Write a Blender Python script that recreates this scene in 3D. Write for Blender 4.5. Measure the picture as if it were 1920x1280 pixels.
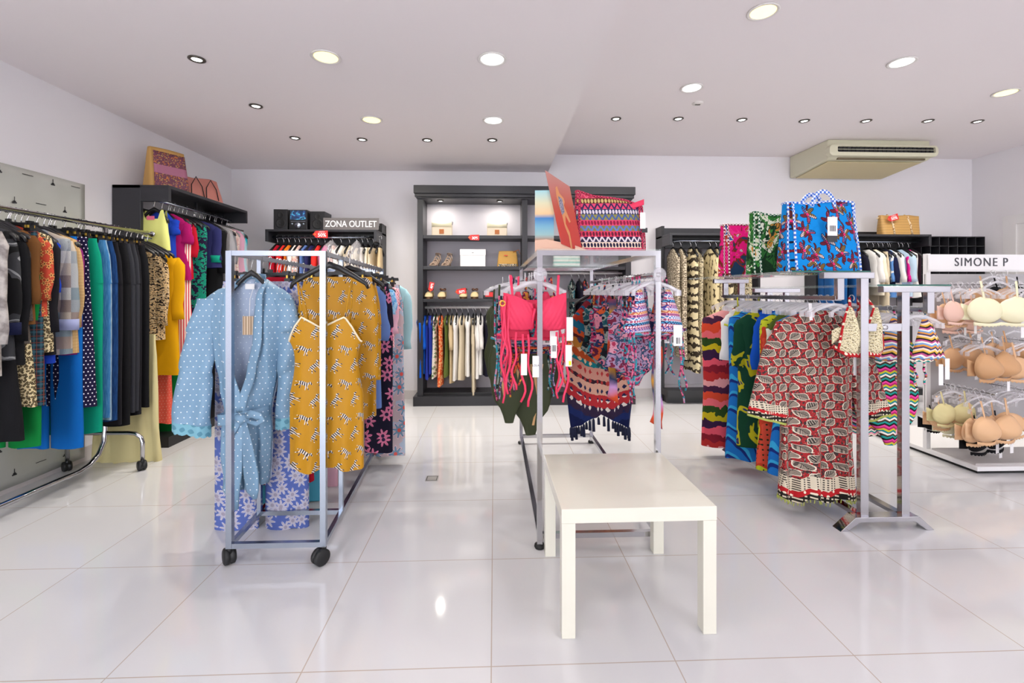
import bpy, bmesh, math, random
from math import sin, cos, pi, sqrt, atan2, radians
from mathutils import Vector, Matrix
random.seed(11)
scene = bpy.context.scene
for o in list(bpy.data.objects):
    bpy.data.objects.remove(o)
C = scene.collection

# ------------------------------------------------------------------ camera
FOC, YAW, HOR, CAMH = 868.0, 0.038, 549.0, 1.20
SY, CY = sin(YAW), cos(YAW)
cam_d = bpy.data.cameras.new('camera')
cam = bpy.data.objects.new('camera', cam_d); C.objects.link(cam)
cam.location = (0, 0, CAMH); cam.rotation_euler = (pi/2, 0, -YAW)
cam_d.sensor_width = 36; cam_d.lens = FOC/1920*36
cam_d.shift_y = -(640-HOR)/1920
cam_d.clip_start = .05
scene.camera = cam
# ------------------------------------------------------------------ world, exposure
w = bpy.data.worlds.new('world'); scene.world = w; w.use_nodes = True
bg = w.node_tree.nodes['Background']; bg.inputs[0].default_value = (.95, .97, 1, 1); bg.inputs[1].default_value = 6.0
scene.view_settings.view_transform = 'Standard'
scene.view_settings.look = 'None'
scene.view_settings.gamma = 1
scene.view_settings.use_curve_mapping = False
scene.view_settings.exposure = 0.22
LAMP_W = 4.4      # watts of a big downlight
SPOT_W = 5.2       # watts of a small halogen spot

# ------------------------------------------------------------------ ceiling lamps (light sources; their fittings are built below)
ZL, ZH, XSTEP, YB, XL, XR, YF = 2.58, 2.784, .612, 5.28, -2.93, 5.66, -3.2   # low ceiling, high ceiling, step, walls
def ratio(px):
    u = (px-960)/FOC
    return (SY+u*CY)/(CY-u*SY)
def dep(X, Y): return X*SY+Y*CY
def XZ(px, py, Y):
    X = Y*ratio(px)
    return X, CAMH+(HOR-py)/FOC*dep(X, Y)
def Yat(px, X): return X/ratio(px)
def zat(py, X, Y): return CAMH+(HOR-py)/FOC*dep(X, Y)
def on_ceiling(px, py, z):
    d = FOC*(z-CAMH)/(HOR-py); xc = (px-960)/FOC*d
    return xc*CY+d*SY, -xc*SY+d*CY
DOWN = [(611,106,0,'y'),(697,224,0,'y'),(923,110,0,'w'),(925,225,0,'w'),(1431,21,1,'y'),(1886,173,1,'y'),(1297,164,1,'w'),(1691,116,1,'w')]
SPOTS = [(369,110,0),(480,198,0),(553,258,0),(679,261,0),(801,262,0),(923,262,0),
         (1155,222,1),(1272,222,1),(1391,224,1),(1508,226,1),(1624,226,1),(1740,226,1),(1833,227,1)]
def area(name, x, y, z, size, W, col, spread=pi):
    d = bpy.data.lights.new(name, 'AREA'); d.shape = 'DISK'; d.size = size; d.energy = W; d.color = col; d.spread = spread
    o = bpy.data.objects.new(name, d); C.objects.link(o); o.location = (x, y, z)
    return o
lamps = []
for px, py, hi, c in DOWN:
    z = ZH if hi else ZL
    x, y = on_ceiling(px, py, z)
    lamps.append(('down', x, y, z, c))
for px, py, hi in SPOTS:
    z = ZH if hi else ZL
    x, y = on_ceiling(px, py, z)
    lamps.append(('spot', x, y, z, 's'))
# extra unseen downlights without fittings, added to brighten the room around the camera
for x, y, z in ((-1.9,.9,ZL),(-1.9,-.6,ZL),(-1.9,-2.1,ZL),(-.1,.6,ZL),(-.1,-.9,ZL),(-.1,-2.2,ZL),(1.9,.4,ZH),(1.9,-1.1,ZH),(1.9,-2.4,ZH),(3.9,.9,ZH),(3.9,-.6,ZH),(3.9,-2.1,ZH),(5.0,1.6,ZH)):
    lamps.append(('down', x, y, z, 'w'))
for k, x, y, z, c in lamps:
    if k == 'down':
        area('downlight_lamp', x, y, z-.012, .104, LAMP_W, (1, .93, .74) if c == 'y' else (.97, .97, 1))
    else:
        area('spot_lamp', x, y, z-.012, .042, SPOT_W, (1, .95, .85), radians(130))

# ------------------------------------------------------------------ mesh helpers
def lin(h):
    if isinstance(h, str):
        h = h.lstrip('#'); h = [int(h[i:i+2], 16)/255 for i in (0, 2, 4)]
    return tuple((c/12.92 if c <= .04045 else ((c+.055)/1.055)**2.4) for c in h)+(1,)

class MB:
    def __init__(s): s.v = []; s.f = []; s.sm = []; s.mi = []; s.cur = 0
    def add(s, vs, fs, smooth=True):
        b = len(s.v); s.v += [tuple(p) for p in vs]
        for f in fs: s.f.append([b+i for i in f]); s.sm.append(smooth); s.mi.append(s.cur)
        return s
    def grid(s, fn, nu, nv, close=False, smooth=True):
        vs = [fn(i/nu, j/nv) for j in range(nv+1) for i in range(nu if close else nu+1)]
        W = nu if close else nu+1
        fs = []
        for j in range(nv):
            for i in range(nu):
                a = j*W+i; b = j*W+(i+1) % W if close else a+1
                fs.append((a, b, b+W, a+W) if not close else (a, b, (j+1)*W+(i+1) % W, a+W))
        return s.add(vs, fs, smooth)
    def tube(s, path, r, n=8, ry=None, caps=True, up=Vector((0, 1, 0)), rot=0):
        P = [Vector(p) for p in path]; m = len(P)
        R = r if isinstance(r, (list, tuple)) else [r]*m
        RY = ry if isinstance(ry, (list, tuple)) else ([ry]*m if ry is not None else R)
        vs = []; fs = []
        for i, p in enumerate(P):
            t = (P[min(i+1, m-1)]-P[max(i-1, 0)])
            t = t.normalized() if t.length > 1e-9 else Vector((0, 0, 1))
            u = up-t*up.dot(t)
            if u.length < 1e-3: u = Vector((1, 0, 0))-t*t.x
            if u.length < 1e-3: u = Vector((0, 0, 1))-t*t.z
            u.normalize(); q = t.cross(u)
            for k in range(n):
                a = 2*pi*k/n+rot
                vs.append(p+q*(R[i]*cos(a))+u*(RY[i]*sin(a)))
        for i in range(m-1):
            for k in range(n):
                fs.append((i*n+k, i*n+(k+1) % n, (i+1)*n+(k+1) % n, (i+1)*n+k))
        if caps:
            fs.append(tuple(range(n))[::-1]); fs.append(tuple((m-1)*n+k for k in range(n)))
        return s.add(vs, fs, n > 5)
    def box(s, x0, x1, y0, y1, z0, z1, M=None):
        vs = [Vector((x, y, z)) for z in (z0, z1) for y in (y0, y1) for x in (x0, x1)]
        if M: vs = [M @ v for v in vs]
        return s.add(vs, [(0,2,3,1),(4,5,7,6),(0,1,5,4),(2,6,7,3),(0,4,6,2),(1,3,7,5)], False)
    def bar(s, p0, p1, w, h=None, up=Vector((0, 0, 1))):     # square tube between two points
        h = h or w
        return s.tube([p0, p1], w/sqrt(2), 4, h/sqrt(2), True, up, pi/4)
    def prism(s, poly, y0, y1, smooth=False):    # polygon in x,z extruded along y
        n = len(poly)
        vs = [(x, y0, z) for x, z in poly]+[(x, y1, z) for x, z in poly]
        fs = [tuple(range(n)), tuple(range(2*n-1, n-1, -1))]+[(i, i+n, (i+1) % n+n, (i+1) % n) for i in range(n)]
        return s.add(vs, fs, smooth)
    def lathe(s, prof, c=(0, 0, 0), n=24, axis='z'):
        def fn(u, v):
            i = v*(len(prof)-1); r, h = prof[int(round(i))]
            a = 2*pi*u
            if axis == 'z': return (c[0]+r*cos(a), c[1]+r*sin(a), c[2]+h)
            if axis == 'y': return (c[0]+r*cos(a), c[1]+h, c[2]+r*sin(a))
            return (c[0]+h, c[1]+r*cos(a), c[2]+r*sin(a))
        return s.grid(fn, n, len(prof)-1, True)
    def build(s, name, mat, parent=None, loc=None, rz=0, solid=0, bevel=0, sub=0):
        me = bpy.data.meshes.new(name); me.from_pydata(s.v, [], s.f); me.update()
        me.polygons.foreach_set('use_smooth', s.sm)
        bm = bmesh.new(); bm.from_mesh(me)
        bmesh.ops.remove_doubles(bm, verts=bm.verts, dist=1e-6)
        bmesh.ops.recalc_face_normals(bm, faces=bm.faces)
        bm.to_mesh(me); bm.free()
        for m in (mat if isinstance(mat, (list, tuple)) else [mat]): me.materials.append(m)
        if isinstance(mat, (list, tuple)) and len(me.polygons) == len(s.mi): me.polygons.foreach_set('material_index', s.mi)
        o = bpy.data.objects.new(name, me); C.objects.link(o)
        if parent is not None: o.parent = parent
        if loc is not None: o.location = loc
        o.rotation_euler = (0, 0, rz)
        if solid:
            m = o.modifiers.new('solid', 'SOLIDIFY'); m.thickness = solid; m.offset = 0
        if bevel:
            m = o.modifiers.new('bevel', 'BEVEL'); m.width = bevel; m.segments = 2; m.limit_method = 'ANGLE'
        return o
used = {}
def tag(o, label=None, cat=None, group=None, kind=None):
    if label:
        o['label'] = label
        if cat and not group: used[label] = used.get(label, 0)+1
    if cat: o['category'] = cat
    if group: o['group'] = group
    if kind: o['kind'] = kind
    return o
def thing(name, label, cat, loc=(0, 0, 0), rz=0, group=None):
    o = bpy.data.objects.new(name, None); C.objects.link(o); o.empty_display_size = .1
    o.location = loc; o.rotation_euler = (0, 0, rz)
    return tag(o, label, cat, group)
def copy_tree(o, parent=None):
    c = o.copy(); C.objects.link(c); c.parent = parent
    for ch in [k for k in bpy.data.objects if k.parent == o]: copy_tree(ch, c)
    return c
def text(body, size, mat, parent, loc, rot=(pi/2, 0, 0), ext=.0015, name='lettering', align='CENTER', space=1.0, sx=1.0, off=0):
    cu = bpy.data.curves.new(name, 'FONT'); cu.body = body; cu.size = size; cu.extrude = ext
    cu.align_x = align; cu.align_y = 'CENTER'; cu.space_character = space; cu.offset = off
    cu.materials.append(mat)
    tmp = bpy.data.objects.new(name, cu); C.objects.link(tmp)
    dg = bpy.context.evaluated_depsgraph_get(); me = bpy.data.meshes.new_from_object(tmp.evaluated_get(dg)); bpy.data.objects.remove(tmp)
    o = bpy.data.objects.new(name, me); C.objects.link(o); o.parent = parent; o.location = loc; o.rotation_euler = rot; o.scale = (sx, 1, 1)
    return o

# ------------------------------------------------------------------ material helpers
class Sx:
    def __init__(s, nt, k): s.nt = nt; s.k = k
    def _b(a, op, b): return mth(a.nt, op, a, b)
    def __add__(a, b): return a._b('ADD', b)
    __radd__ = __add__
    def __sub__(a, b): return a._b('SUBTRACT', b)
    def __rsub__(a, b): return mth(a.nt, 'SUBTRACT', b, a)
    def __mul__(a, b): return a._b('MULTIPLY', b)
    __rmul__ = __mul__
    def __truediv__(a, b): return a._b('DIVIDE', b)
    def __lt__(a, b): return a._b('LESS_THAN', b)
    def __gt__(a, b): return a._b('GREATER_THAN', b)
    def abs(a): return mth(a.nt, 'ABSOLUTE', a)
    def fl(a): return mth(a.nt, 'FLOOR', a)
    def fr(a): return a-a.fl()
    def sin(a): return mth(a.nt, 'SINE', a)
    def min(a, b): return a._b('MINIMUM', b)
    def max(a, b): return a._b('MAXIMUM', b)
def mth(nt, op, a, b=None):
    n = nt.nodes.new('ShaderNodeMath'); n.operation = op
    for i, q in enumerate((a, b)):
        if q is None: continue
        if isinstance(q, Sx): nt.links.new(q.k, n.inputs[i])
        else: n.inputs[i].default_value = q
    return Sx(nt, n.outputs[0])
class Pat:
    def __init__(s, nt):
        s.nt = nt
        tc = nt.nodes.new('ShaderNodeTexCoord'); sp = nt.nodes.new('ShaderNodeSeparateXYZ')
        nt.links.new(tc.outputs['Object'], sp.inputs[0]); s.vec = Sx(nt, tc.outputs['Object'])
        s.x, s.y, s.z = (Sx(nt, sp.outputs[i]) for i in range(3))
        s.u = s.x+s.y*.8; s.v = s.z
    def comb(s, x, y, z=0.0):
        n = s.nt.nodes.new('ShaderNodeCombineXYZ')
        for i, q in enumerate((x, y, z)):
            if isinstance(q, Sx): s.nt.links.new(q.k, n.inputs[i])
            else: n.inputs[i].default_value = q
        return Sx(s.nt, n.outputs[0])
    def noise(s, scale, detail=2, vec=None, dist=0):
        n = s.nt.nodes.new('ShaderNodeTexNoise'); n.inputs['Scale'].default_value = scale; n.inputs['Detail'].default_value = detail
        n.inputs['Distortion'].default_value = dist
        s.nt.links.new((vec or s.vec).k, n.inputs['Vector']); return Sx(s.nt, n.outputs[0])
    def rnd(s, a, b):
        n = s.nt.nodes.new('ShaderNodeTexWhiteNoise'); n.noise_dimensions = '2D'
        s.nt.links.new(s.comb(a, b).k, n.inputs['Vector']); return Sx(s.nt, n.outputs[0])
    def voro(s, su, sv, rand=1.0):
        n = s.nt.nodes.new('ShaderNodeTexVoronoi'); n.voronoi_dimensions = '2D'; n.inputs['Scale'].default_value = 1
        n.inputs['Randomness'].default_value = rand
        U, V = s.u/su, s.v/sv
        s.nt.links.new(s.comb(U, V).k, n.inputs['Vector'])
        sp = s.nt.nodes.new('ShaderNodeSeparateXYZ'); s.nt.links.new(n.outputs['Position'], sp.inputs[0])
        cs = s.nt.nodes.new('ShaderNodeSeparateXYZ'); s.nt.links.new(n.outputs['Color'], cs.inputs[0])
        return Sx(s.nt, n.outputs['Distance']), Sx(s.nt, cs.outputs[0]), U-Sx(s.nt, sp.outputs[0]), V-Sx(s.nt, sp.outputs[1])
    def cells(s, su, sv, stag=.5):
        V = s.v/sv; row = V.fl(); odd = (row*.5).fr()*2
        U = s.u/su+odd*stag; col = U.fl()
        return (U.fr()-.5)*su, (V.fr()-.5)*sv, s.rnd(col, row), odd
    def rot(s, x, y, a):          # rotate by socket or number a
        if isinstance(a, (int, float)): ca, sa = cos(a), sin(a); return x*ca+y*sa, y*ca-x*sa
        ca = mth(s.nt, 'COSINE', a); sa = mth(s.nt, 'SINE', a); return x*ca+y*sa, y*ca-x*sa
    def ln(s, x, y): return mth(s.nt, 'SQRT', x*x+y*y)
    def ang(s, x, y): return mth(s.nt, 'ARCTAN2', y, x)
    def capsule(s, x, y, a, b, r):
        bx, by = b[0]-a[0], b[1]-a[1]; px, py = x-a[0], y-a[1]
        h = ((px*bx+py*by)/(bx*bx+by*by)).max(0).min(1)
        return s.ln(px-h*bx, py-h*by)-r
    def ramp(s, fac, cols, const=True):
        n = s.nt.nodes.new('ShaderNodeValToRGB'); e = n.color_ramp; e.interpolation = 'CONSTANT' if const else 'LINEAR'
        if isinstance(cols[0], str):
            N = len(cols); cols = [(i/N if const else i/(N-1), c) for i, c in enumerate(cols)]
        while len(e.elements) < len(cols): e.elements.new(.5)
        for i, (p, c) in enumerate(cols): e.elements[i].position = p
        for i, (p, c) in enumerate(cols): e.elements[i].color = lin(c)
        s.nt.links.new(fac.k, n.inputs[0]); return Sx(s.nt, n.outputs[0])
    def mix(s, f, a, b):
        n = s.nt.nodes.new('ShaderNodeMix'); n.data_type = 'RGBA'
        for i, q in ((0, f), (6, a), (7, b)):
            if isinstance(q, Sx): s.nt.links.new(q.k, n.inputs[i])
            elif i == 0: n.inputs[0].default_value = q
            else: n.inputs[i].default_value = lin(q)
        return Sx(s.nt, n.outputs[2])
mats = {}
def M(name, col, rough=.8, metal=0, bump=0, bscale=400, alpha=1, trans=0, spec=.5, emit=None, sheen=0, coat=0, tl=0):
    if name in mats: return mats[name]
    m = bpy.data.materials.new(name); m.use_nodes = True; nt = m.node_tree
    b = nt.nodes['Principled BSDF']
    b.inputs['Roughness'].default_value = rough; b.inputs['Metallic'].default_value = metal
    b.inputs['Alpha'].default_value = alpha; b.inputs['Transmission Weight'].default_value = trans
    b.inputs['Specular IOR Level'].default_value = spec; b.inputs['Coat Weight'].default_value = coat
    b.inputs['Sheen Weight'].default_value = sheen
    if emit: b.inputs['Emission Color'].default_value = lin(emit[0]); b.inputs['Emission Strength'].default_value = emit[1]
    if callable(col):
        p = Pat(nt); c = col(p)
        nt.links.new(c.k, b.inputs['Base Color'])
    else:
        b.inputs['Base Color'].default_value = lin(col); p = None
    if bump:
        p = p or Pat(nt); n = p.noise(bscale, 3)
        bp = nt.nodes.new('ShaderNodeBump'); bp.inputs['Strength'].default_value = bump; bp.inputs['Distance'].default_value = .002
        nt.links.new(n.k, bp.inputs['Height']); nt.links.new(bp.outputs[0], b.inputs['Normal'])
    mats[name] = m; return m
def cloth(name, col, rough=.85, bump=.35, **k): return M('cloth_'+name, col, rough, bump=bump, spec=.15 if rough > .6 else .35, **k)
# patterns ---------------------------------------------------------
def dots(base, dot, sp, r):
    def f(p):
        x, y, q, o = p.cells(sp, sp*.9)
        return p.mix(p.ln(x, y) < r, base, dot)
    return f
def vstripes(cols, width):
    return lambda p: p.ramp((p.u/(width*len(cols))).fr(), cols)
def hstripes(cols, width):
    return lambda p: p.ramp((p.v/(width*len(cols))).fr(), cols)
def zigzag(cols, width, amp, per):
    return lambda p: p.ramp(((p.v+((p.u/per).fr()-.5).abs()*2*amp+p.noise(5, 1)*.02)/(width*len(cols))).fr(), cols)
def flowers(base, petal, centre, s, n=5, R=.42, out=None, vein=None, base2=None, petal2=None):
    def f(p):
        d, c, x, y = p.voro(s, s)
        a = p.ang(x, y); r = p.ln(x, y)
        rr = R*.72+(a*float(n)+c*6).sin()*R*.28
        b = base
        if base2: b = p.mix(p.noise(30/(s*25), 2) > .52, base, base2)
        k = b
        if out: k = p.mix(r < rr+.07, k, out)
        pc = p.mix(c > .5, petal, petal2) if petal2 else petal
        if vein: pc = p.mix((a*float(n)*3).sin() > .45, pc, vein)
        k = p.mix(r < rr, k, pc)
        return p.mix(r < R*.25, k, centre)
    return f
def leopard(base, ring, mid, s):
    def f(p):
        d, c, x, y = p.voro(s, s)
        d = d+(p.noise(1/s*1.6, 2)-.5)*.35
        k = p.mix(d < .44, base, ring)
        return p.mix(d < .2, k, mid)
    return f
def blotch(cols, s, detail=2, dist=0, sx=1.0):
    def f(p):
        v = p.comb(p.u*sx, p.v, p.y*.5)
        n = (p.noise(1/s, detail, v, dist)-.28)*2.2
        return p.ramp(n, cols)
    return f
def plaid(base, c2, c3, s):
    def f(p):
        a = (p.u/s).fr() < .3; b = (p.v/s).fr() < .3
        k = p.mix(a*.5, base, c2); k = p.mix(b*.5, k, c2)
        return p.mix(((p.u/s+.5).fr() < .08).max((p.v/s+.5).fr() < .08), k, c3)
    return f
def denim(c1, c2):
    return lambda p: p.mix(((p.noise(60, 4, p.comb(p.u*3, p.v*.3, p.y))-.35)*2).max(0).min(1), c1, c2)
def check(a, b, s):
    return lambda p: p.mix(((((p.x/s).fl()+(p.z/s).fl()+(p.y/s).fl())*.5).fr() > .25), a, b)
def tribal(cols, motif, bw, per, curve=0.0, v0=0.0):
    def f(p):
        v = (p.v-v0+p.u*p.u*curve)/(bw*len(cols))
        b = p.ramp(v.fr(), cols); m = p.ramp((v+.0).fr(), motif)
        t = (v*len(cols)).fr()-.5
        tri = ((p.u/per).fr()-.5).abs()*2
        oval = (t*t*4+(tri-.5)*(tri-.5)*4.5) < .62
        zig = ((t+.5)-tri).abs() < .28
        alt = ((v*len(cols)).fl()*.5).fr() > .25
        mask = mth(p.nt, 'ADD', oval*alt, zig*(1-alt))
        return p.mix(mask, b, m)
    return f
# ------------------------------------------------------------------ base materials
def tiles(p):
    g = .0016
    X, Y = (p.x+TX0)/.6, (p.y-TY0)/.6
    fx = (X.fr()-.5).abs(); fy = (Y.fr()-.5).abs()
    grout = (fx > .5-g/.6*1.2).max(fy > .5-g/.6*1.2)
    return p.mix(grout, '#d3d2d4', '#b7aaa0')
TX0, TY0 = .010, 1.489
m_floor = M('floor_tile', tiles, .07, spec=.5)
m_wall = M('wall_paint', '#efecf0', .75, bump=.05, bscale=120)
m_ceil = M('ceiling_paint', '#f3ecee', .9)
m_black = M('black_wood', '#1c1c1f', .42, bump=.08, bscale=60)
m_char = M('charcoal_wood', '#2b2b30', .4, bump=.08, bscale=60)
m_grey = M('grey_back_panel', '#c2bec6', .6)
m_chrome = M('chrome', '#c6c6ca', .13, 1)
m_steel = M('satin_steel', '#aab3c0', .25, 1)
m_rub = M('black_rubber', '#151618', .5)
m_plas = M('black_plastic', '#17171a', .35)
m_clear = M('clear_plastic', '#f1eff4', .15, alpha=.34, spec=.8)
m_film = M('clear_film', '#eeeaf0', .12, alpha=.28, spec=1)
m_glass = M('shelf_glass', '#dff0ea', .02, alpha=.22, spec=.9)
m_gedge = M('glass_edge', '#2f6f63', .1, alpha=.85)
m_table = M('cream_lacquer', '#e2dfd1', .25, coat=.3)
m_white = M('white_enamel', '#e9e7e8', .4)
m_paper = M('white_card', '#f2f0f1', .7)
m_red = M('red_card', '#dd2f2f', .5)
m_ink = M('black_ink', '#222124', .7)
m_wlet = M('white_lettering', '#f4f3f5', .5)

def struct(name, mb, mat, **k):
    o = mb.build(name, mat, **k); o['kind'] = 'structure'; return o
struct('floor', MB().box(XL-.1, XR+.1, YF-.1, YB+.1, -.1, 0), m_floor)
struct('wall_back', MB().box(XL-.1, XR+.1, YB, YB+.1, 0, ZH+.1), m_wall)
struct('wall_left', MB().box(XL-.1, XL, YF, YB, 0, ZH+.1), m_wall)
struct('wall_right', MB().box(XR, XR+.1, YF, YB, 0, ZH+.1), m_wall)
mb = MB(); mb.box(XL-.1, XR+.1, YF-.1, YF, 2.45, ZH+.1)      # assumed unseen shop front: openings added for daylight, piers to dim chrome reflections
for x, x2 in ((XL-.1, XL+.2), (-.75, 2.95), (4.7, XR+.1)): mb.box(x, x2, YF-.1, YF, 0, 2.45)
struct('wall_front', mb, m_wall)
mb = MB(); mb.box(XL, XSTEP, YF, YB, ZL, ZH+.1); mb.box(XSTEP, XR, YF, YB, ZH, ZH+.1)
struct('ceiling', mb, m_ceil)
for nm, a in (('baseboard_back', (XL+.012, XR-.012, YB-.012, YB, 0, .1)), ('baseboard_left', (XL, XL+.012, YF, YB, 0, .1)), ('baseboard_right', (XR-.012, XR, YF, YB, 0, .1))):
    struct(nm, MB().box(*a), M('baseboard_tile', '#d9d3d2', .3))
# door in the right wall, only its architrave reaches into the frame
dz = zat(404, XR, 4.86)
mb = MB(); mb.box(XR-.02, XR, 4.80, 4.93, .0, dz); mb.box(XR-.02, XR, 4.05, 4.80, dz-.1, dz); mb.box(XR-.02, XR, 3.93, 4.05, 0, dz)
dr = struct('door_1', MB().box(XR-.008, XR-.001, 4.052, 4.798, .001, dz-.101), m_white)
mb.build('door_frame', m_white, dr)
MB().lathe([(.001,-.07),(.022,-.06),(.022,-.045),(.008,-.04),(.008,0)], (XR-.012, 4.12, 1.02), 12, 'x').build('door_handle', m_chrome, dr)

# ------------------------------------------------------------------ ceiling fittings
m_lw = M('lamp_white', '#ffffff', .5, emit=('#ffffff', 4)); m_ly = M('lamp_yellow', '#fff6d0', .5, emit=('#ffeb8f', 1.6))
m_ring = M('spot_ring', '#6b6660', .3, 1)
m_ringw = M('ring_white', '#e6e2df', .4)
where = {(611,106): 'larger yellowish round downlight on the low left ceiling', (697,224): 'smaller yellowish round downlight above the zona outlet unit',
 (923,110): 'glaring white round downlight, nearest on the low ceiling', (925,225): 'smaller glaring white round downlight over the tall shelving',
 (1431,21): 'yellowish round downlight at the top edge of the photo', (1886,173): 'yellowish round downlight near the right wall',
 (1297,164): 'white round downlight beside the small ceiling sensor', (1691,116): 'glaring white oval downlight above the air conditioner'}
swhere = ['dark-rimmed spotlight nearest the camera on the low ceiling by left wall', 'spotlight second from the camera in the left wall row', 'leftmost spotlight of the back row on the low ceiling',
 'second spotlight from the left in the low back row', 'third spotlight from the left in the low back row', 'spotlight just below the small white downlight',
 'leftmost spotlight on the raised ceiling', 'spotlight below the ceiling sensor', 'third spotlight from the left on the raised ceiling', 'spotlight left of the air conditioner',
 'spotlight above the air conditioner grille, left one', 'spotlight above the right end of the air conditioner', 'rightmost spotlight on the raised ceiling']
k1 = list(where.values()); i1 = i2 = 0
for k, x, y, z, c in lamps[:len(DOWN)+len(SPOTS)]:
    if k == 'down':
        t = thing('ceiling_downlight', k1[i1], 'ceiling light', (x, y, z), group='round downlights in the ceiling'); i1 += 1
        MB().lathe([(.068,0),(.084,-.001),(.086,-.006),(.080,-.009),(.068,-.006),(.066,0)], (0,0,0), 28).build('rim', m_ringw, t)
        MB().lathe([(.0005,-.005),(.067,-.005)], (0,0,0), 28).build('diffuser', m_ly if c == 'y' else m_lw, t)
    else:
        t = thing('ceiling_spotlight', swhere[i2], 'ceiling light', (x, y, z), group='small spotlights in the ceiling'); i2 += 1
        MB().lathe([(.030,0),(.046,-.001),(.047,-.006),(.036,-.011),(.029,-.007),(.028,0)], (0,0,0), 24).build('rim', m_ring, t)
        MB().lathe([(.0005,-.007),(.028,-.005)], (0,0,0), 20).build('bulb', m_lw, t)
x, y = on_ceiling(1308, 193, ZH)
t = thing('ceiling_sensor', 'small grey round sensor on the raised ceiling', 'sensor', (x, y, ZH))
MB().lathe([(.045,0),(.045,-.006),(.03,-.012),(.001,-.014)], (0,0,0), 20).build('housing', m_ringw, t)
MB().box(-.02,.02,-.008,.008,-.017,-.012).build('lens', m_ring, t)

# ------------------------------------------------------------------ air conditioner
t = thing('air_conditioner', 'cream ceiling-mounted air conditioner with a black slatted outlet', 'air conditioner', (3.42, 0, 0))
mc = M('aged_cream', '#d9d6bd', .4); mt = M('tan_panel', '#cfc196', .5)
W_, y0, y1, zt, zb = 1.13, 4.62, 5.27, ZH, 2.53
sec = [(y1, zt), (y0+.03, zt), (y0+.03, zt-.075), (y0, zt-.085), (y0-.015, zt-.13), (y0, zt-.175), (y0+.05, zt-.2), (y1-.03, zb), (y1, zb+.01)]
mb = MB(); n = len(sec)
vs = [(x, a, b) for x in (0.02, W_-.02) for a, b in sec]
mb.add(vs, [tuple(range(n)), tuple(range(2*n-1, n-1, -1))]+[(i, i+n, (i+1) % n+n, (i+1) % n) for i in range(n)], False)
mb.build('body', mc, t, bevel=.01)
mb = MB()    # rounded front surround
def rr(w0, w1, h0, h1, r, n=6):
    pts = []
    for cx, cz, a0 in ((w1-r, h1-r, 0), (w0+r, h1-r, 90), (w0+r, h0+r, 180), (w1-r, h0+r, 270)):
        for k in range(n+1):
            a = radians(a0+90*k/n); pts.append((cx+r*cos(a), cz+r*sin(a)))
    return pts
A, B = rr(-.01, W_+.01, zt-.185, zt-.07, .045), rr(.07, W_-.03, zt-.148, zt-.092, .012)
n = len(A); vs = [(x, y0+.03, z) for x, z in A]+[(x, y0-.035, z) for x, z in A]+[(x, y0-.045, z) for x, z in B]+[(x, y0+.02, z) for x, z in B]
fs = []
for r_ in range(3):
    for i in range(n): fs.append((r_*n+i, r_*n+(i+1) % n, (r_+1)*n+(i+1) % n, (r_+1)*n+i))
mb.add(vs, fs, False); mb.build('front_surround', mc, t, bevel=.004)
MB().box(.07, W_-.03, y0-.022, y0-.014, zt-.15, zt-.09).build('outlet_recess', m_ink, t)
MB().box(.075, W_-.035, y0-.04, y0-.034, zt-.122, zt-.118).build('louvre', mc, t)
for i in range(22):
    MB().box(.09+i*.046, .093+i*.046, y0-.034, y0-.02, zt-.147, zt-.093).build('fin', m_char, t)
MB().box(.12, W_-.08, y0+.02, y0+.045, zt-.205, zt-.19).build('lower_slot', M('slot_brown', '#6d6049', .6), t)
mb = MB(); mb.add([(.06, y0+.09, zt-.213), (W_-.06, y0+.09, zt-.213), (W_-.06, y1-.05, zb-.004), (.06, y1-.05, zb-.004)], [(0,1,2,3)], False)
mb.build('intake_panel', mt, t, solid=.006)

# ------------------------------------------------------------------ floor socket cover
x, y = on_ceiling(810, 897, 0.0)
t = thing('floor_socket', 'small metal socket cover set in the white floor', 'floor socket', (x, y, 0))
mb = MB(); mb.box(-.04,.04,-.042,.042,0,.003); mb.build('cover', M('socket_grey', '#a9a6a3', .4), t)
mb = MB()
for a in ((-.034,.034,-.036,-.032),(-.034,.034,.032,.036),(-.034,-.030,-.036,.036),(.030,.034,-.036,.036)): mb.box(*a, .003, .0036)
mb.build('seam', m_ink, t)

# ------------------------------------------------------------------ low table
tx, ty = .0, 0.0
def tbl_pt(px, py, z):
    d = FOC*(CAMH-z)/(py-HOR); xc = (px-960)/FOC*d
    return xc*CY+d*SY, -xc*SY+d*CY
a = tbl_pt(1053, 955, .45); b = tbl_pt(1343, 949, .45)
t = thing('side_table', 'low square cream lacquered side table standing in the aisle', 'table', (a[0], a[1], 0), atan2(b[1]-a[1], b[0]-a[0]))
MB().box(0, .55, 0, .55, .4, .45).build('tabletop', m_table, t, bevel=.0025)
for lx, ly in ((0,0),(.5,0),(0,.5),(.5,.5)):
    MB().box(lx+.001, lx+.049, ly+.001, ly+.049, 0, .4).build('leg', m_table, t, bevel=.002)

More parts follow.
